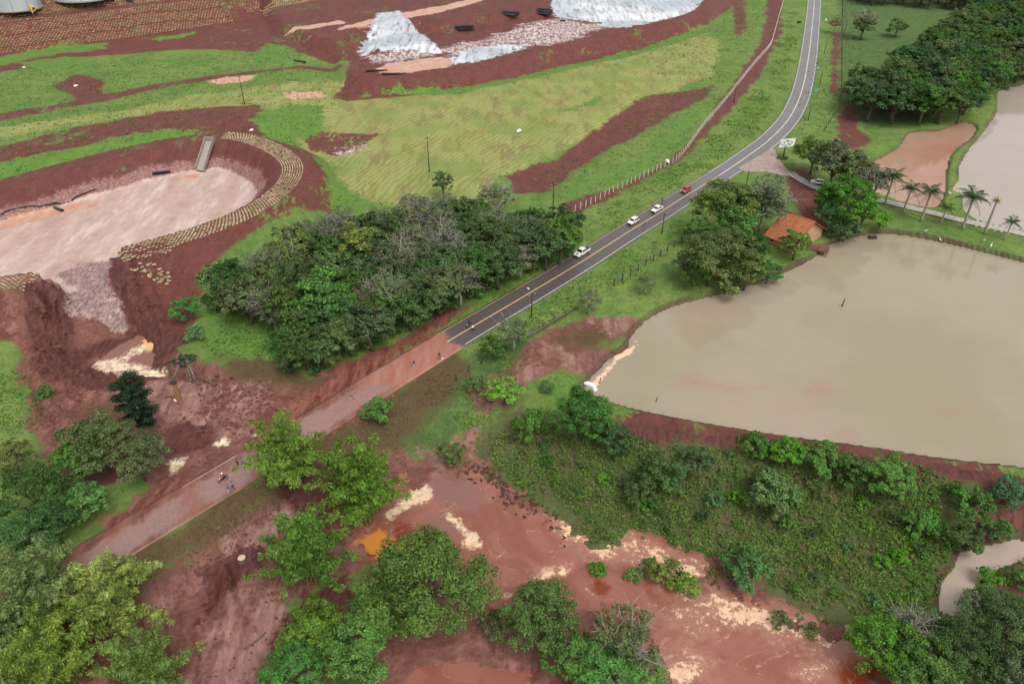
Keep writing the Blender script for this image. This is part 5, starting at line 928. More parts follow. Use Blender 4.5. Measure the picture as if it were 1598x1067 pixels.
def torus_mesh(R_, r):
    v = []; f = []; n, m = 18, 7
    for i in range(n):
        for j in range(m):
            a, b = 2 * math.pi * i / n, 2 * math.pi * j / m; v.append(((R_ + r * math.cos(b)) * math.cos(a), (R_ + r * math.cos(b)) * math.sin(a), r * math.sin(b))); f.append((i * m + j, ((i + 1) % n) * m + j, ((i + 1) % n) * m + (j + 1) % m, i * m + (j + 1) % m))
    return mesh_np('wheel', np.array(v), np.array(f), True, [TYRE])
hub_mesh = MB().tube([(0, 0, -.06), (0, 0, .06)], .09, 8).box((0, 0, 0), (.46, .02, .02)).box((0, 0, 0), (.02, .46, .02)).mesh('hub', RIM)

# ---- people
SKIN = simple('skin', (.32, .18, .12), .6); HAIR = simple('dark_hair', (.015, .012, .010), .7); SHOE = simple('dark_shoes', (.03, .028, .026), .7)
CLOTH = {n: simple('cloth_' + n, c, .85, scale=9) for n, c in dict(black=(.02, .02, .024), white=(.72, .72, .72), blue=(.03, .07, .32), grey=(.22, .24, .26), denim=(.10, .14, .22), pale=(.45, .47, .50), navy=(.02, .028, .06), red=(.35, .03, .035), khaki=(.20, .17, .11)).items()}
def person(px, py, rz, label, shirt, pants, pose='stand', z=None, at=None):
    q = P(px, py, .01) if at is None else np.array(at); t = thing('person', label, 'person', tuple(q), rz)
    st = {'stand': 0.05, 'walk': .24, 'ride': 0, 'bend': .1}[pose]
    J = {}; hip = .92
    if pose == 'ride': pel = (-.30, 0, .92); ch = (-.16, 0, 1.34); nk = (-.10, 0, 1.50); hd = (-.06, 0, 1.66)
    elif pose == 'bend': pel = (0, 0, .9); ch = (.12, 0, 1.30); nk = (.20, 0, 1.46); hd = (.27, 0, 1.60)
    else: pel = (0, 0, .93); ch = (.02, 0, 1.34); nk = (.02, 0, 1.50); hd = (.03, 0, 1.66)
    V = [pel, ((pel[0] + ch[0]) / 2, 0, (pel[2] + ch[2]) / 2), ch, nk, hd, (hd[0] + .01, 0, hd[2] + .09)]; E_ = [(0, 1), (1, 2), (2, 3), (3, 4), (4, 5)]; Rd = [.15, .135, .16, .058, .095, .075]; tag = ['p', 's', 's', 'k', 'k', 'k']
    def chain(root, pts, rs, tg):
        p = root
        for c, r, g_ in zip(pts, rs, tg): V.append(c); Rd.append(r); tag.append(g_); E_.append((p, len(V) - 1)); p = len(V) - 1
        return p
    for s in (-1, 1):
        if pose == 'ride': leg = [(-.28, s * .12, .86), (.10, s * .20, .74), (-.10, s * .18, .36), (.05, s * .18, .33)]
        else:
            f_ = s * st; leg = [(pel[0], s * .10, .86), (f_ * .6 + .04, s * .11, .48), (f_ - .02, s * .11, .09), (f_ + .15, s * .12, .045)]
        chain(0, leg, [.095, .068, .045, .042], ['p', 'p', 'p', 'h'])
        sh = (ch[0], s * .19, ch[2] + .07)
        if pose == 'ride': arm = [sh, (.05, s * .30, 1.15), (.26, s * .33, 1.04)]; fw = np.array([.07, 0, 0])
        elif pose == 'bend': arm = [sh, (.22, s * .24, 1.12), (.42, s * .16, 1.05)]; fw = np.array([.08, 0, -.02])
        else: arm = [sh, (-s * st * .5, s * .26, 1.10), (-s * st + .06, s * .27, .86)]; fw = np.array([.015, 0, -.09])
        e = chain(2, arm, [.062, .046, .034], ['s', 's', 'k']); w_ = np.array(arm[-1]); pal = w_ + fw * .7
        pi = chain(e, [tuple(pal)], [.03], ['k'])
        for k_ in range(4):
            off = np.array([0, (k_ - 1.5) * .022, 0]) if pose in ('ride', 'bend') else np.array([(k_ - 1.5) * .022, 0, 0]); ln_ = (.8, .95, .9, .7)[k_]; tip1 = pal + off + fw * .55 * ln_; tip2 = tip1 + fw * .45 * ln_ + np.array([0, -s * .02, -.015]); chain(pi, [tuple(tip1), tuple(tip2)], [.010, .008], ['k', 'k'])
        chain(pi, [tuple(w_ + fw * .5 + np.array([.03, -s * .025, 0])), tuple(w_ + fw * .95 + np.array([.045, -s * .035, 0]))], [.011, .009], ['k', 'k'])
    me = bpy.data.meshes.new('tmp'); me.from_pydata(V, E_, []); o = bpy.data.objects.new('tmp', me); COL.objects.link(o)
    md = o.modifiers.new('s', 'SKIN'); 
    for i, r in enumerate(Rd): me.skin_vertices[0].data[i].radius = (r, r * (1.25 if tag[i] == 's' and i < 3 else 1)); me.skin_vertices[0].data[i].use_root = (i == 0)
    sb = o.modifiers.new('u', 'SUBSURF'); sb.levels = 1; sb.render_levels = 1
    dg = bpy.context.evaluated_depsgraph_get(); ev = o.evaluated_get(dg); nm_ = bpy.data.meshes.new_from_object(ev); bpy.data.objects.remove(o)
    for m in (SKIN, CLOTH[shirt], CLOTH[pants], SHOE): nm_.materials.append(m)
    VV = np.array(V); TG = {'k': 0, 's': 1, 'p': 2, 'h': 3}; cen = np.array([p.center[:] for p in nm_.polygons]); idx = ((cen[:, None] - VV[None]) ** 2).sum(2).argmin(1)
    nm_.polygons.foreach_set('material_index', np.array([TG[tag[i]] for i in idx], np.int32)); nm_.polygons.foreach_set('use_smooth', np.ones(len(nm_.polygons), bool)); nm_.name = 'body'; link('body', nm_, t)
    hx, hzz = hd[0], hd[2] + .06
    if pose != 'ride':
        b = MB(); n = 10
        for i, (zz, rr) in enumerate(((-.06, .095), (.02, .108), (.08, .088), (.115, .04))):
            for k_ in range(n): a = 2 * math.pi * k_ / n; b.v.append((hx - .018 + rr * math.cos(a) * 1.05, rr * math.sin(a), hzz + zz + (.05 if math.cos(a) > .4 and i == 0 else 0)))
        for i in range(3):
            for k_ in range(n): b.f.append((i * n + k_, i * n + (k_ + 1) % n, (i + 1) * n + (k_ + 1) % n, (i + 1) * n + k_))
        b.f.append(tuple(3 * n + k_ for k_ in range(n))); b.build('hair', HAIR, t, True)
    MB().box((hx + .105, 0, hzz - .05), (.04, .03, .05), 0, .5).build('nose', SKIN, t)
    for s in (-1, 1): MB().box((hx + .09, s * .035, hzz - .02), (.02, .025, .015)).build('eye', HAIR, t); MB().box((hx, s * .10, hzz - .03), (.05, .02, .06)).build('ear', SKIN, t)
    MB().box((hx + .09, 0, hzz - .10), (.02, .05, .012)).build('mouth', CLOTH['red'], t); return t
person(372, 728, -2.4, 'person in black clothes walking on the road beside the bamboo', 'black', 'black', 'walk')
person(379, 725, .6, 'person in grey top and denim half hidden by bamboo leaves', 'grey', 'denim', 'walk')
rdir = road_dir(350, 748); motorcycle(349, 750, rdir, CLOTH['red'], 'red motorcycle on the wet muddy road')
rider = person(349, 750, rdir, 'motorcyclist in red and black with a white helmet', 'red', 'black', 'ride'); MB().tube([(-.06, 0, 1.58), (-.06, 0, 1.66), (-.06, 0, 1.78), (-.06, 0, 1.86)], [.12, .15, .14, .06], 10).build('helmet', CLOTH['white'], rider, True)
person(357, 769, .9, 'person in bright blue shirt and pale shorts at the road edge', 'blue', 'pale', 'bend')
person(364, 763, 2.2, 'person in grey shirt and dark trousers walking by the road edge', 'grey', 'navy', 'walk')
person(646.5, 573, .7, 'person in black top and pale trousers alone on the red mud', 'black', 'pale', 'walk')
person(686, 560, .7, 'person in black top and denim near the edge of the mud', 'black', 'denim', 'walk')
q = P(690.5, 561, .01); b = MB(); b.tube([(0, 0, .04), (0, 0, .25), (0, 0, .42), (0, 0, .5)], [.16, .20, .14, .05], 9); b.build('carrier_bag', CLOTH['white'], None, True, loc=tuple(q), label='white carrier bag on the mud beside the walker', category='bag')
person(738.5, 517, 2.2, 'person in white shirt and black trousers facing the dark motorcycle', 'white', 'black', 'bend')
rd2 = road_dir(735, 510); motorcycle(732, 511, rd2 + .2, CLOTH['navy'], 'dark motorcycle stopped on the centre of the wet road')
r2 = person(732, 511, rd2 + .2, 'rider in black sitting on the dark motorcycle', 'black', 'navy', 'ride'); MB().tube([(-.06, 0, 1.58), (-.06, 0, 1.66), (-.06, 0, 1.78), (-.06, 0, 1.86)], [.12, .15, .14, .06], 10).build('helmet', CLOTH['black'], r2, True)
person(1005.5, 356, 3.0, 'person in dark clothes standing on the road by the hatchback', 'navy', 'grey', 'stand')
person(1033, 318, 3.4, 'person in black standing at the verge beside the saloon car', 'black', 'black', 'stand')
person(1018.5, 327, 3.4, 'person in black top stooping at the front of the saloon car', 'black', 'navy', 'bend')
# ---- house by the pond with its deck
_t = NT('orange_clay_tiles'); tn = _t.noise(.8, 5); TILE = _t.fin(_t.mix(_t.mr(tn, .35, .65), (.27, .085, .036), (.36, .13, .06)), .8)
WOOD = simple('brown_timber', (.13, .075, .045), .85, scale=2); RWOOD = simple('reddish_decking', (.17, .075, .05), .85, scale=2); PLASTER = simple('ochre_plaster', (.42, .26, .15), .9)
A = P(1226, 330, 6.4); B = P(1269.5, 346, 6.4); E1 = P(1207, 372, 1.9)
ux = B - A; Lr = np.linalg.norm(ux); ux = ux / Lr; uy = np.array([ux[1], -ux[0], 0]); wd = abs(float((E1 - A) @ uy)); wd = min(max(wd, 4.5), 8.0)
g0 = hz(*((A + B) / 2 + uy * wd / 2)[:2]); org = np.array([A[0], A[1], g0]); ang = math.atan2(ux[1], ux[0])
house = thing('tiled_house', 'small house with an orange clay tile roof among trees by the pond', 'house', tuple(org), ang)
zr_, ze = 6.4 - g0, 1.9 - g0; Lr = min(Lr, 8.6)
def roofplane(sgn, nm_):
    b = MB(); n = 13; pitch = math.hypot(wd, zr_ - ze)
    v0 = [(-.5, -sgn * .05, zr_ + .05), (Lr + .5, -sgn * .05, zr_ + .05), (Lr + .5, -sgn * (wd + .4), ze), (-.5, -sgn * (wd + .4), ze)]
    b.add(v0 + [(x, y, z - .18) for x, y, z in v0], [(0, 1, 2, 3), (7, 6, 5, 4), (0, 4, 5, 1), (1, 5, 6, 2), (2, 6, 7, 3), (3, 7, 4, 0)]); o = b.build(nm_, TILE, house)
    rr = MB()
    for i in range(int(Lr / .45)):
        x = -.3 + i * .45; rr.tube([(x, -sgn * .1, zr_ + .03), (x, -sgn * (wd + .35), ze + .04)], .07, 5)
    rr.build('tile_ribs', TILE, o); return o
roofplane(1, 'roof'); roofplane(-1, 'roof')
MB().tube([(-.55, 0, zr_ + .1), (Lr + .55, 0, zr_ + .1)], .16, 8).build('ridge', TILE, house, True)
b = MB(); x0, x1, y0, y1 = .3, Lr - .3, -wd + .4, wd - .4
b.add([(x0, y0, -.4), (x1, y0, -.4), (x1, y1, -.4), (x0, y1, -.4), (x0, y0, ze + .1), (x1, y0, ze + .1), (x1, y1, ze + .1), (x0, y1, ze + .1), (x0, 0, zr_ - .2), (x1, 0, zr_ - .2)], [(0, 1, 5, 4), (2, 3, 7, 6), (1, 2, 6, 9, 5), (3, 0, 4, 8, 7)]); b.build('wall', PLASTER, house)
MB().box((x1 + .02, -wd * .45, 1.0), (.08, 1.0, 2.0)).build('door', WOOD, house)
for xx in (Lr * .2, Lr * .8):
    wn = MB().box((xx, y0 - .02, 1.1), (1.1, .08, .7)).build('window', WOOD, house); MB().box((xx, y0 - .05, 1.1), (.95, .06, .55)).build('pane', GLASS, wn)
wn = MB().box((x1 + .02, 0, 1.5), (.08, 1.6, 1.1)).build('window', WOOD, house); MB().box((x1 + .05, 0, 1.5), (.06, 1.4, .9)).build('pane', GLASS, wn)
q = P(1277, 388, -.4); deck = thing('timber_deck', 'reddish timber fishing deck with railing at the pond edge', 'deck', (q[0], q[1], -.9), ang + .35)
for i in range(11): MB().box((-2.4 + i * .48, 0, .75), (.44, 3.8, .07)).build('plank', RWOOD, deck)
for x in (-2.4, 0, 2.4):
    for y in (-1.7, 1.7): MB().box((x, y, .4), (.18, .18, 3.0 if y < 0 else 1.6)).build('post', WOOD, deck)
for z in (1.3, 1.75): MB().box((0, -1.7, z), (5.0, .08, .1)).build('rail', RWOOD, deck)
for s in (-2.45, 2.45): MB().box((s, 0, 1.75), (.08, 3.4, .1)).build('rail', RWOOD, deck)

# ---- roadside billboard on a single post
q = G(1222, 246); hb = float(np.clip(top_z(q, 1226, 228) - q[2], 3, 8)); bb = thing('billboard', 'white roadside billboard with grey oval pictures on one dark post', 'sign', tuple(q), .25)
POST = simple('dark_steel', (.05, .06, .07), .5, metal=.3); MB().tube([(0, 0, -.3), (0, 0, hb)], .22, 10).build('post', POST, bb, True)
pn = MB().box((.4, 0, hb + 1.0), (5.4, .22, 2.4)).build('panel', simple('white_sign_face', (.72, .74, .70), .5, var=.06), bb, False, .02)
MB().box((.4, 0, hb + 2.25), (5.6, .3, .12)).build('frame', simple('pale_green_frame', (.55, .6, .45), .6), bb); MB().box((.4, 0, hb - .25), (5.6, .3, .12)).build('frame', WPOST, bb)
SG = simple('grey_green_print', (.18, .24, .20), .6)
for cx, rx_, rz_ in ((-1.3, .95, .55), (1.3, .95, .6)):
    for sy in (-.125, .125):
        n = 20; v = [(cx + rx_ * math.cos(2 * math.pi * i / n), sy, hb + 1.05 + rz_ * math.sin(2 * math.pi * i / n)) for i in range(n)] + [(cx + rx_ * .68 * math.cos(2 * math.pi * i / n), sy, hb + 1.05 + rz_ * .6 * math.sin(2 * math.pi * i / n)) for i in range(n)]
        MB().add(v, [(i, (i + 1) % n, n + (i + 1) % n, n + i) for i in range(n)]).build('print', SG, pn)
MB().box((.2, -.13, hb + 1.75), (1.4, .02, .45)).build('print', SG, pn); MB().box((.4, -.13, hb + .25), (3.0, .02, .25)).build('print', SG, pn)
for dx, dy in ((-1.2, -.6), (.2, -.9)): place_tree(q[0] + dx * 1.3, q[1] + dy * 2, q[2] - .1, .9, 'S', DK, 'clipped_shrub', 'dark clipped shrub at the foot of the billboard post', 'shrubs under the billboard', cat='bush')

# ---- concrete chute running down the basin wall
c0 = P(327, 224, Z_CREST); c1 = P(313, 268, Z_FLOOR + .3); d = c1 - c0; d2 = d[:2] / np.linalg.norm(d[:2]); nn_ = np.array([d2[1], -d2[0], 0]); CONCR = simple('weathered_concrete', (.24, .21, .18), .85); ch = thing('concrete_chute', 'grey concrete spillway chute running down the red basin wall', 'chute', tuple(c0))
def skew(name, a, b, wv, hgt, mat):
    m = MB(); o = c0; v = []
    for e_, in ((a,), (b,)):
        for s in (-1, 1):
            for h_ in (0, hgt): v.append(tuple(np.array(e_) + nn_ * s * wv - o + [0, 0, h_]))
    m.add(v, [(0, 2, 3, 1), (4, 5, 7, 6), (0, 1, 5, 4), (2, 6, 7, 3), (1, 3, 7, 5), (0, 4, 6, 2)]); return m.build(name, mat, ch)
up = np.array([0, 0, .35]); skew('floor', c0 + up * 1.1, c1 + up, 1.2, .25, simple('pale_wet_concrete', (.30, .26, .22), .5))
for s in (-1, 1): skew('side_wall', c0 + nn_ * s * 1.35 + up * .8, c1 + nn_ * s * 1.35 + up * .6, .16, 1.4, CONCR)
skew('head_wall', c0 + up - np.array([*d2, 0]) * .6, c0 + up, 1.55, 1.6, CONCR)

# ---- pipes
PIPE = simple('black_plastic_pipe', (.022, .024, .027), .45)
def hollow(r, ln, n=12):
    b = MB(); 
    for rr, fl in ((r, 1), (r * .86, 0)):
        b.tube([(-ln / 2, 0, 0), (ln / 2, 0, 0)], rr, n, False)
    for e_ in (0, 1):
        for k_ in range(n): b.f.append((e_ * n + k_, e_ * n + (k_ + 1) % n, 2 * n + e_ * n + (k_ + 1) % n, 2 * n + e_ * n + k_))
    return b.mesh('pipe', PIPE, True)
pm = hollow(.48, 8.5)
for (px, py), rz, n, lab, gname in (((725, 48), .25, 6, 'black plastic pipe in the pile beside the grey chalk slope', 'pipe pile by the chalk'), ((795, 28), -.35, 7, 'black plastic pipe in the neat pile on the red bank', 'pipe pile on the red bank'), ((848, 20), -.25, 9, 'black plastic pipe in the loose pile by the white water', 'pipe pile by the white water')):
    q = G(px, py); dv = np.array([-math.sin(rz), math.cos(rz)]); k_ = 0; rowsn = [n - n // 3, n // 3]
    for lv, m in enumerate(rowsn):
        for i in range(m):
            off = (i - (m - 1) / 2) * 1.02; x, y = q[0] + dv[0] * off + random.uniform(-.6, .6), q[1] + dv[1] * off
            link('pipe', pm, None, (x, y, max(hz(q[0], q[1]), hz(x, y)) + .5 + lv * .86), (0, random.gauss(0, .02), rz + random.gauss(0, .07)), label=lab, category='pipe', group=gname)
for px, py, ln, rz, lab in ((253, 274, 5.0, .5, 'short black pipe lying on the pale basin mud below the chute'), (92, 328, 4.0, -.6, 'dark pipe end sticking out of the basin wall'), (468, 97, 6.0, -.5, 'black pipe half buried beside the green track'), (588, 112, 9, .3, 'dark boom floating in the beige water of the chalk basin'), (615, 117, 10, .05, 'second dark boom along the dyke of the chalk basin'), (878, 34, 3, 0, 'single short dark pipe on the pale silt')):
    q = G(px, py); link('pipe', hollow(.42, ln), None, (q[0], q[1], q[2] + .35), (0, random.gauss(0, .05), rz), label=lab, category='pipe')
b = MB(); bl = along([(0, 342), (30, 333), (95, 318), (160, 296)], Z_FLOOR + .5, 2); zt = terrain(bl[:, 0], bl[:, 1]); b.tube([(x, y, z + .22) for (x, y), z in zip(bl, zt)], .22, 6); b.build('shore_hose', PIPE, None, True, label='long dark hose lying along the foot of the basin wall', category='hose')

# ---- metal tanks and excavator at the edge of the terraces
_t = NT('corrugated_steel'); wv = _t.n('TexWave'); wv.inputs['Scale'].default_value = 1.2; _t.l(_t.geo.outputs['Position'], wv.inputs['Vector']); STEEL = _t.fin(_t.mix(wv.outputs['Fac'], (.40, .43, .45), (.56, .59, .62)), .45, .5, .3)
def tank(px, py, r, h, label):
    q = P(px, py, 19); gz_ = hz(q[0], q[1] + r); t = thing('metal_tank', label, 'tank', (q[0], q[1] + r, gz_ - .3)); n = 40
    b = MB().tube([(0, 0, 0), (0, 0, h)], r, n); b.build('shell', STEEL, t)
    b = MB(); v = [(r * 1.02 * math.cos(2 * math.pi * i / n), r * 1.02 * math.sin(2 * math.pi * i / n), h) for i in range(n)] + [(0, 0, h + r * .22)]; b.add(v, [(i, (i + 1) % n, n) for i in range(n)]); b.build('roof', STEEL, t)
    for i in range(0, n, 4): a = 2 * math.pi * i / n; MB().box((r * 1.01 * math.cos(a), r * 1.01 * math.sin(a), h / 2), (.18, .18, h), a).build('stiffener', WIRE, t)
    MB().tube([(0, 0, -.2), (0, 0, .25)], r * 1.06, n).build('base_ring', CONCR, t); return t
tank(8, 14, 10, 11, 'tall corrugated steel tank behind the sack terraces'); tank(112, 3, 13, 10, 'broad steel tank beside the yellow excavator')
q = G(52, 22); EY = simple('yellow_machine_paint', (.62, .42, .02), .45); ex = thing('excavator', 'yellow tracked excavator beside the metal tanks', 'excavator', tuple(q), -1.0)
for s in (-1, 1): MB().box((0, s * 1.2, .5), (4.2, .6, .95), 0, .86).build('track', TYRE, ex, False, .1)
MB().box((0, 0, 1.1), (2.2, 1.8, .3)).build('turntable', TRIM, ex); MB().box((-.5, 0, 1.9), (3.4, 2.7, 1.2)).build('house', EY, ex, False, .12)
cb = MB().box((.9, .8, 2.7), (1.5, 1.1, 1.5), 0, .9).build('cab', EY, ex, False, .06); MB().box((.95, .8, 2.85), (1.56, .9, .9)).build('pane', GLASS, cb)
MB().tube([(.9, -.3, 2.0), (3.2, -.3, 4.6), (5.4, -.3, 4.3)], [.32, .38, .26], 6).build('boom', EY, ex); MB().tube([(5.2, -.3, 4.6), (6.6, -.3, 1.8)], [.26, .2], 6).build('stick', EY, ex); MB().box((6.5, -.3, 1.2), (1.1, 1.2, 1.1), 0, .6).build('bucket', TRIM, ex, False, .05); MB().box((-2.1, 0, 1.9), (.5, 2.5, 1.0)).build('counterweight', TRIM, ex, False, .05)
q = G(203, 4); b = MB().box((0, 0, .9), (3.0, 2.2, 1.6), .4, .9); o = b.build('machinery_crate', TRIM, None, False, .08, loc=tuple(q), label='dark machinery box on the upper terrace', category='crate')
q = G(34, 14); t = thing('site_pump', 'grey pump set between tank and excavator', 'pump', tuple(q)); MB().box((0, 0, .9), (3.0, 1.6, 1.2)).build('housing', WIRE, t, False, .08); MB().tube([(-.9, 0, 1.4), (-.9, 0, 3.4)], .25, 8).build('stack', WPOST, t); MB().box((0, 0, .2), (3.4, 1.9, .3)).build('skid', TRIM, t)

# ---- timber and debris in the mud
def log(px, py, ln, r, rz, tilt, label, mat=None, z=.0):
    q = G(px, py); b = MB(); n = 6; b.tube([(ln * (i / n - .5), .12 * math.sin(i * 1.3), .08 * math.cos(i * 1.7)) for i in range(n + 1)], [r * (1 - .35 * i / n) for i in range(n + 1)], 7)
    return b.build('log', mat or WOOD, None, True, loc=(q[0], q[1], q[2] + r * .7 + z), rot=(0, tilt, rz), label=label, category='log')
q0 = G(268, 595); q = q0; h = top_z(q0, 285, 558) - q0[2]; dx = P(285, 558, q0[2] + h)[0] - q0[0]; MB().tube([(0, 0, -.3), (dx * .5, 0, h * .5), (dx, 0, h)], [.20, .17, .13], 7).build('leaning_beam', PALEBARK, None, True, loc=tuple(q0), label='long pale beam leaning against the small umbrella topped tree', category='beam')
q = G(281, 627); h = float(np.clip(top_z(q, 273, 597) - q[2], 2, 6)); t = thing('broken_pillar', 'broken brown timber pillar with a dark cap standing in the mud', 'pillar', tuple(q), .4); MB().box((0, 0, h / 2 - .2), (.9, .8, h + .4), 0, .95).build('shaft', simple('tan_timber', (.24, .13, .06), .85), t); MB().box((-.1, 0, h + .06), (1.3, 1.0, .14)).build('cap', TRIM, t)
for a in ((328, 597, 3.2, .34, -.5, .05, 'short thick log beside the leaning beam'), (340, 588, 1.8, .3, 1.5, 1.2, 'upright stump in the torn up mud'), (364, 591, 2.0, .28, 1.3, 1.1, 'second upright stump beside the thick log'), (322, 655, 4.0, .16, -.8, .05, 'thin plank half sunk in the pink mud'), (270, 560, 5.0, .16, 1.1, .2, 'dark branch under the leaning beam'), (552, 622, 2.4, .15, -.7, .1, 'small dark branch on the red mud film'), (575, 640, 3.0, .12, -.6, .05, 'washed up stick along the road edge'), (320, 672, 2.5, .12, .3, .1, 'bent stick at the lip of the red pit'), (1000, 890, 3.0, .14, -.5, .05, 'drift branch in the foam'), (1040, 1005, 3.5, .16, .4, .08, 'drift log at the foam edge'), (540, 915, 3.0, .2, 1.0, .1, 'dark log under the lower bamboo'), (400, 1000, 3.5, .2, .9, .05, 'log stranded on the pale mud fan')): log(*a)
q = G(378, 873); t = thing('stump', 'pale cut stump ringed by dark mud below the road', 'stump', tuple(q)); MB().tube([(0, 0, -.2), (0, 0, .5)], [.8, .62], 12).build('trunk', BARK, t); MB().tube([(0, 0, .495), (0, 0, .52)], [.6, .58], 12).build('cut_face', simple('cut_wood', (.52, .40, .28), .8), t)
CLOD = simple('dark_red_clods', (.115, .044, .033), .85, scale=2)
def clods(name, poly, n, s0, s1, label, seed, mat=CLOD, zoff=0):
    g = np.random.default_rng(seed); lo, hi = poly.min(0), poly.max(0); q = g.uniform(lo, hi, (n, 2)); q = q[sdpoly(q[:, 0], q[:, 1], poly) + fbm(q[:, 0], q[:, 1], 5, 3, seed) * 5 > 0]; z = terrain(q[:, 0], q[:, 1]) + zoff
    m = len(q); d = np.array([(-1, -1, 0), (1, -1, 0), (1, 1, 0), (-1, 1, 0), (-.6, -.5, .75), (.5, -.6, .8), (.6, .5, .65), (-.5, .6, .8)]) * .5
    s = g.uniform(s0, s1, (m, 1, 1)) * g.uniform(.6, 1.4, (m, 1, 3)); v = (d[None] + g.normal(0, .12, (m, 8, 3))) * s; a = g.uniform(0, 6.28, m); ca, sa = np.cos(a)[:, None], np.sin(a)[:, None]
    v = np.stack([v[..., 0] * ca - v[..., 1] * sa + q[:, :1], v[..., 0] * sa + v[..., 1] * ca + q[:, 1:], v[..., 2] + z[:, None] - .08], 2).reshape(-1, 3)
    f = np.array([(4, 5, 6, 7), (0, 1, 5, 4), (1, 2, 6, 5), (2, 3, 7, 6), (3, 0, 4, 7)]); return link(name, mesh_np(name, v, (f[None] + np.arange(m)[:, None, None] * 8).reshape(-1, 4), False, [mat]), kind='stuff', label=label, category='clods')
clods('mud_clods', lumps, 700, .2, .75, 'lumpy clods of dark red mud churned up before the road', 5); clods('mud_clods', mudA, 1300, .15, .55, 'scattered small clods over the red debris fan', 6); clods('mud_clods', washed, 900, .12, .5, 'small clods and stones strewn over the washed out trench', 12); clods('mud_clods', scar, 700, .25, .9, 'crumbled clods on the torn dyke beside the breach', 7); clods('mud_clods', scar_r, 300, .2, .7, 'crumbled clods under the slumped sacks', 8)
clods('mud_rafts', W([(725, 725), (780, 735), (860, 800), (900, 855), (860, 855), (790, 800), (735, 760)], Z_POOL), 620, .2, .75, 'dark plant rafts drifting along the marsh side of the red pool', 9, simple('wet_plant_rafts', (.06, .028, .018), .7), .1)

# ---- small things in the fields and by the ponds
WB = CLOTH['white']
def bag(px, py, s, label):
    q = G(px, py); b = MB(); b.tube([(-s, 0, s * .35), (-s * .4, .05, s * .55), (s * .5, 0, s * .5), (s, .05, s * .3)], [s * .2, s * .5, s * .45, s * .15], 8); return b.build('white_sack', WB, None, True, loc=tuple(q), rot=(0, 0, random.uniform(0, 3)), label=label, category='sack')
bag(119, 136, .9, 'white sack lying beside the bare patch in the green strip'); bag(38, 107, .7, 'small white sack at the red track edge'); bag(393, 205, .8, 'white sack at the top of the sack paved crest'); bag(1041, 254, 1.1, 'white sack lying at the foot of the pale post fence'); bag(824, 451, .4, 'white rag lying on the wet road'); bag(810, 207, 1.2, 'pale bundle dropped in the mown field'); bag(274, 626, .5, 'white lump at the base of the broken pillar')
q = P(921, 605, Z_POND); t = thing('sandbag_pile', 'white plastic sacks piled at the pond corner outlet', 'sacks', (q[0], q[1], Z_POND))
for i, (x, y, z, r) in enumerate(((-.7, .9, .25, .3), (.0, .2, .3, .1), (.7, -.5, .25, -.2), (-.3, .4, .75, .4), (.4, -.2, .7, 0))): MB().box((x, y, z), (1.5, .95, .5), r - .8, .8).build('sack', WB, t, False, .12)
q = G(1030, 640); t = thing('sluice_box', 'dark timber sluice box with a leaning stake on the dam', 'sluice', tuple(q), .1)
for y in (-.9, .9): MB().box((0, y, .4), (1.9, .16, 1.3)).build('side', DPOST, t)
MB().box((.9, 0, .4), (.16, 1.7, 1.2)).build('gate', WOOD, t); MB().tube([(-.9, .9, -.2), (-.5, 1.0, 2.6)], [.12, .07], 6).build('stake', DPOST, t, True)
q = P(1361, 372, Z_POND); t = thing('fishing_stand', 'dark little stand with stakes at the far pond shore', 'stand', (q[0], q[1], Z_POND - .4)); MB().box((0, 0, .9), (2.0, 1.4, .15)).build('platform', DPOST, t)
for x in (-.8, .8):
    for y in (-.5, .5): MB().box((x, y, .45), (.14, .14, 1.9)).build('leg', DPOST, t)
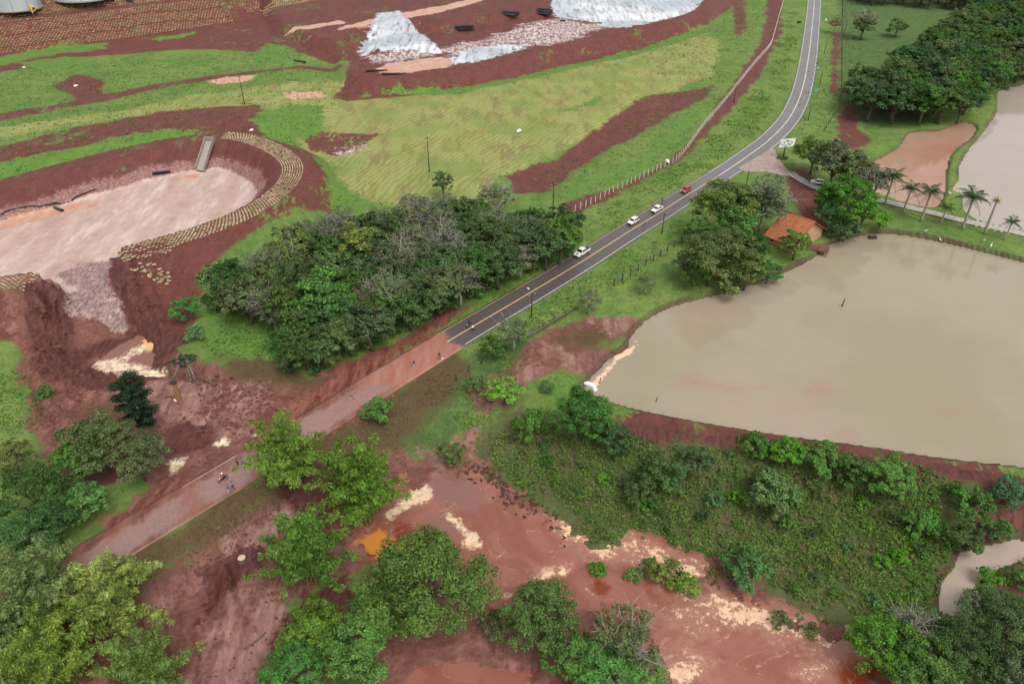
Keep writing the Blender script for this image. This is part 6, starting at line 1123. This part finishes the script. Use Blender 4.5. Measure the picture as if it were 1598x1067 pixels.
for i, (px, py) in enumerate(((1443, 364), (1466, 378), (1534, 379), (1543, 392), (1481, 305))):
    q = G(px, py); t = thing('white_bird', 'white long necked wading bird standing on the pond lawn', 'bird', tuple(q), random.uniform(0, 6), 'white birds on the lawn', 1.5)
    MB().tube([(-.32, 0, .42), (-.12, 0, .48), (.12, 0, .52), (.24, 0, .62), (.22, 0, .80), (.28, 0, .92), (.36, 0, .93)], [.02, .12, .13, .06, .035, .045, .03], 8).build('body', WB, t, True)
    for s in (-.04, .04): MB().tube([(0, s, 0), (-.02, s, .22), (0, s, .42)], .014, 5).build('leg', TRIM, t)
    MB().tube([(.37, 0, .93), (.50, 0, .90)], [.02, .005], 5).build('beak', YEL, t)
i0 = int(np.argmin(((drive_line - P(1518, 354, -.3)[:2]) ** 2).sum(1))); i1_ = int(np.argmin(((drive_line - P(1582, 368, -.3)[:2]) ** 2).sum(1)))
dt = np.gradient(drive_line, axis=0); dt /= np.linalg.norm(dt, axis=1)[:, None]
km = MB().box((0, 0, .2), (.7, .3, .6), 0, .8).mesh('kerb_block', WPOST, False, .04)
for i in range(i0, i1_):
    for s in (-1.75, 1.75):
        p = drive_line[i] + np.array([dt[i, 1], -dt[i, 0]]) * s; link('kerb_block', km, None, (p[0], p[1], hz(*p) + .15), (0, 0, math.atan2(dt[i, 1], dt[i, 0])), label='low white painted block edging the gravel drive', category='kerb block', group='white blocks along the drive')
def sign(px, py, w_, h_, mat, label, ht=1.6):
    q = G(px, py); t = thing('road_sign', label, 'sign', tuple(q), -.2)
    for s in (-.3, .3): MB().box((s * w_, 0, ht / 2), (.08, .08, ht)).build('post', POST, t)
    MB().box((0, -.06, ht), (w_, .05, h_)).build('panel', mat, t, False, .015)
sign(1246, 40, 2.2, 1.1, TRIM, 'dark back of a sign board on the verge beside the road bend'); sign(1288, 36, .9, .9, WB, 'small white sign on the ditch side of the road'); sign(1273, 146, 1.3, 1.2, simple('turquoise_paint', (.12, .42, .45), .5), 'turquoise box sign on the grass beside the bend', 1.2); sign(1276, 110, .5, .7, WB, 'small white marker post sign at the road edge', 1.0)
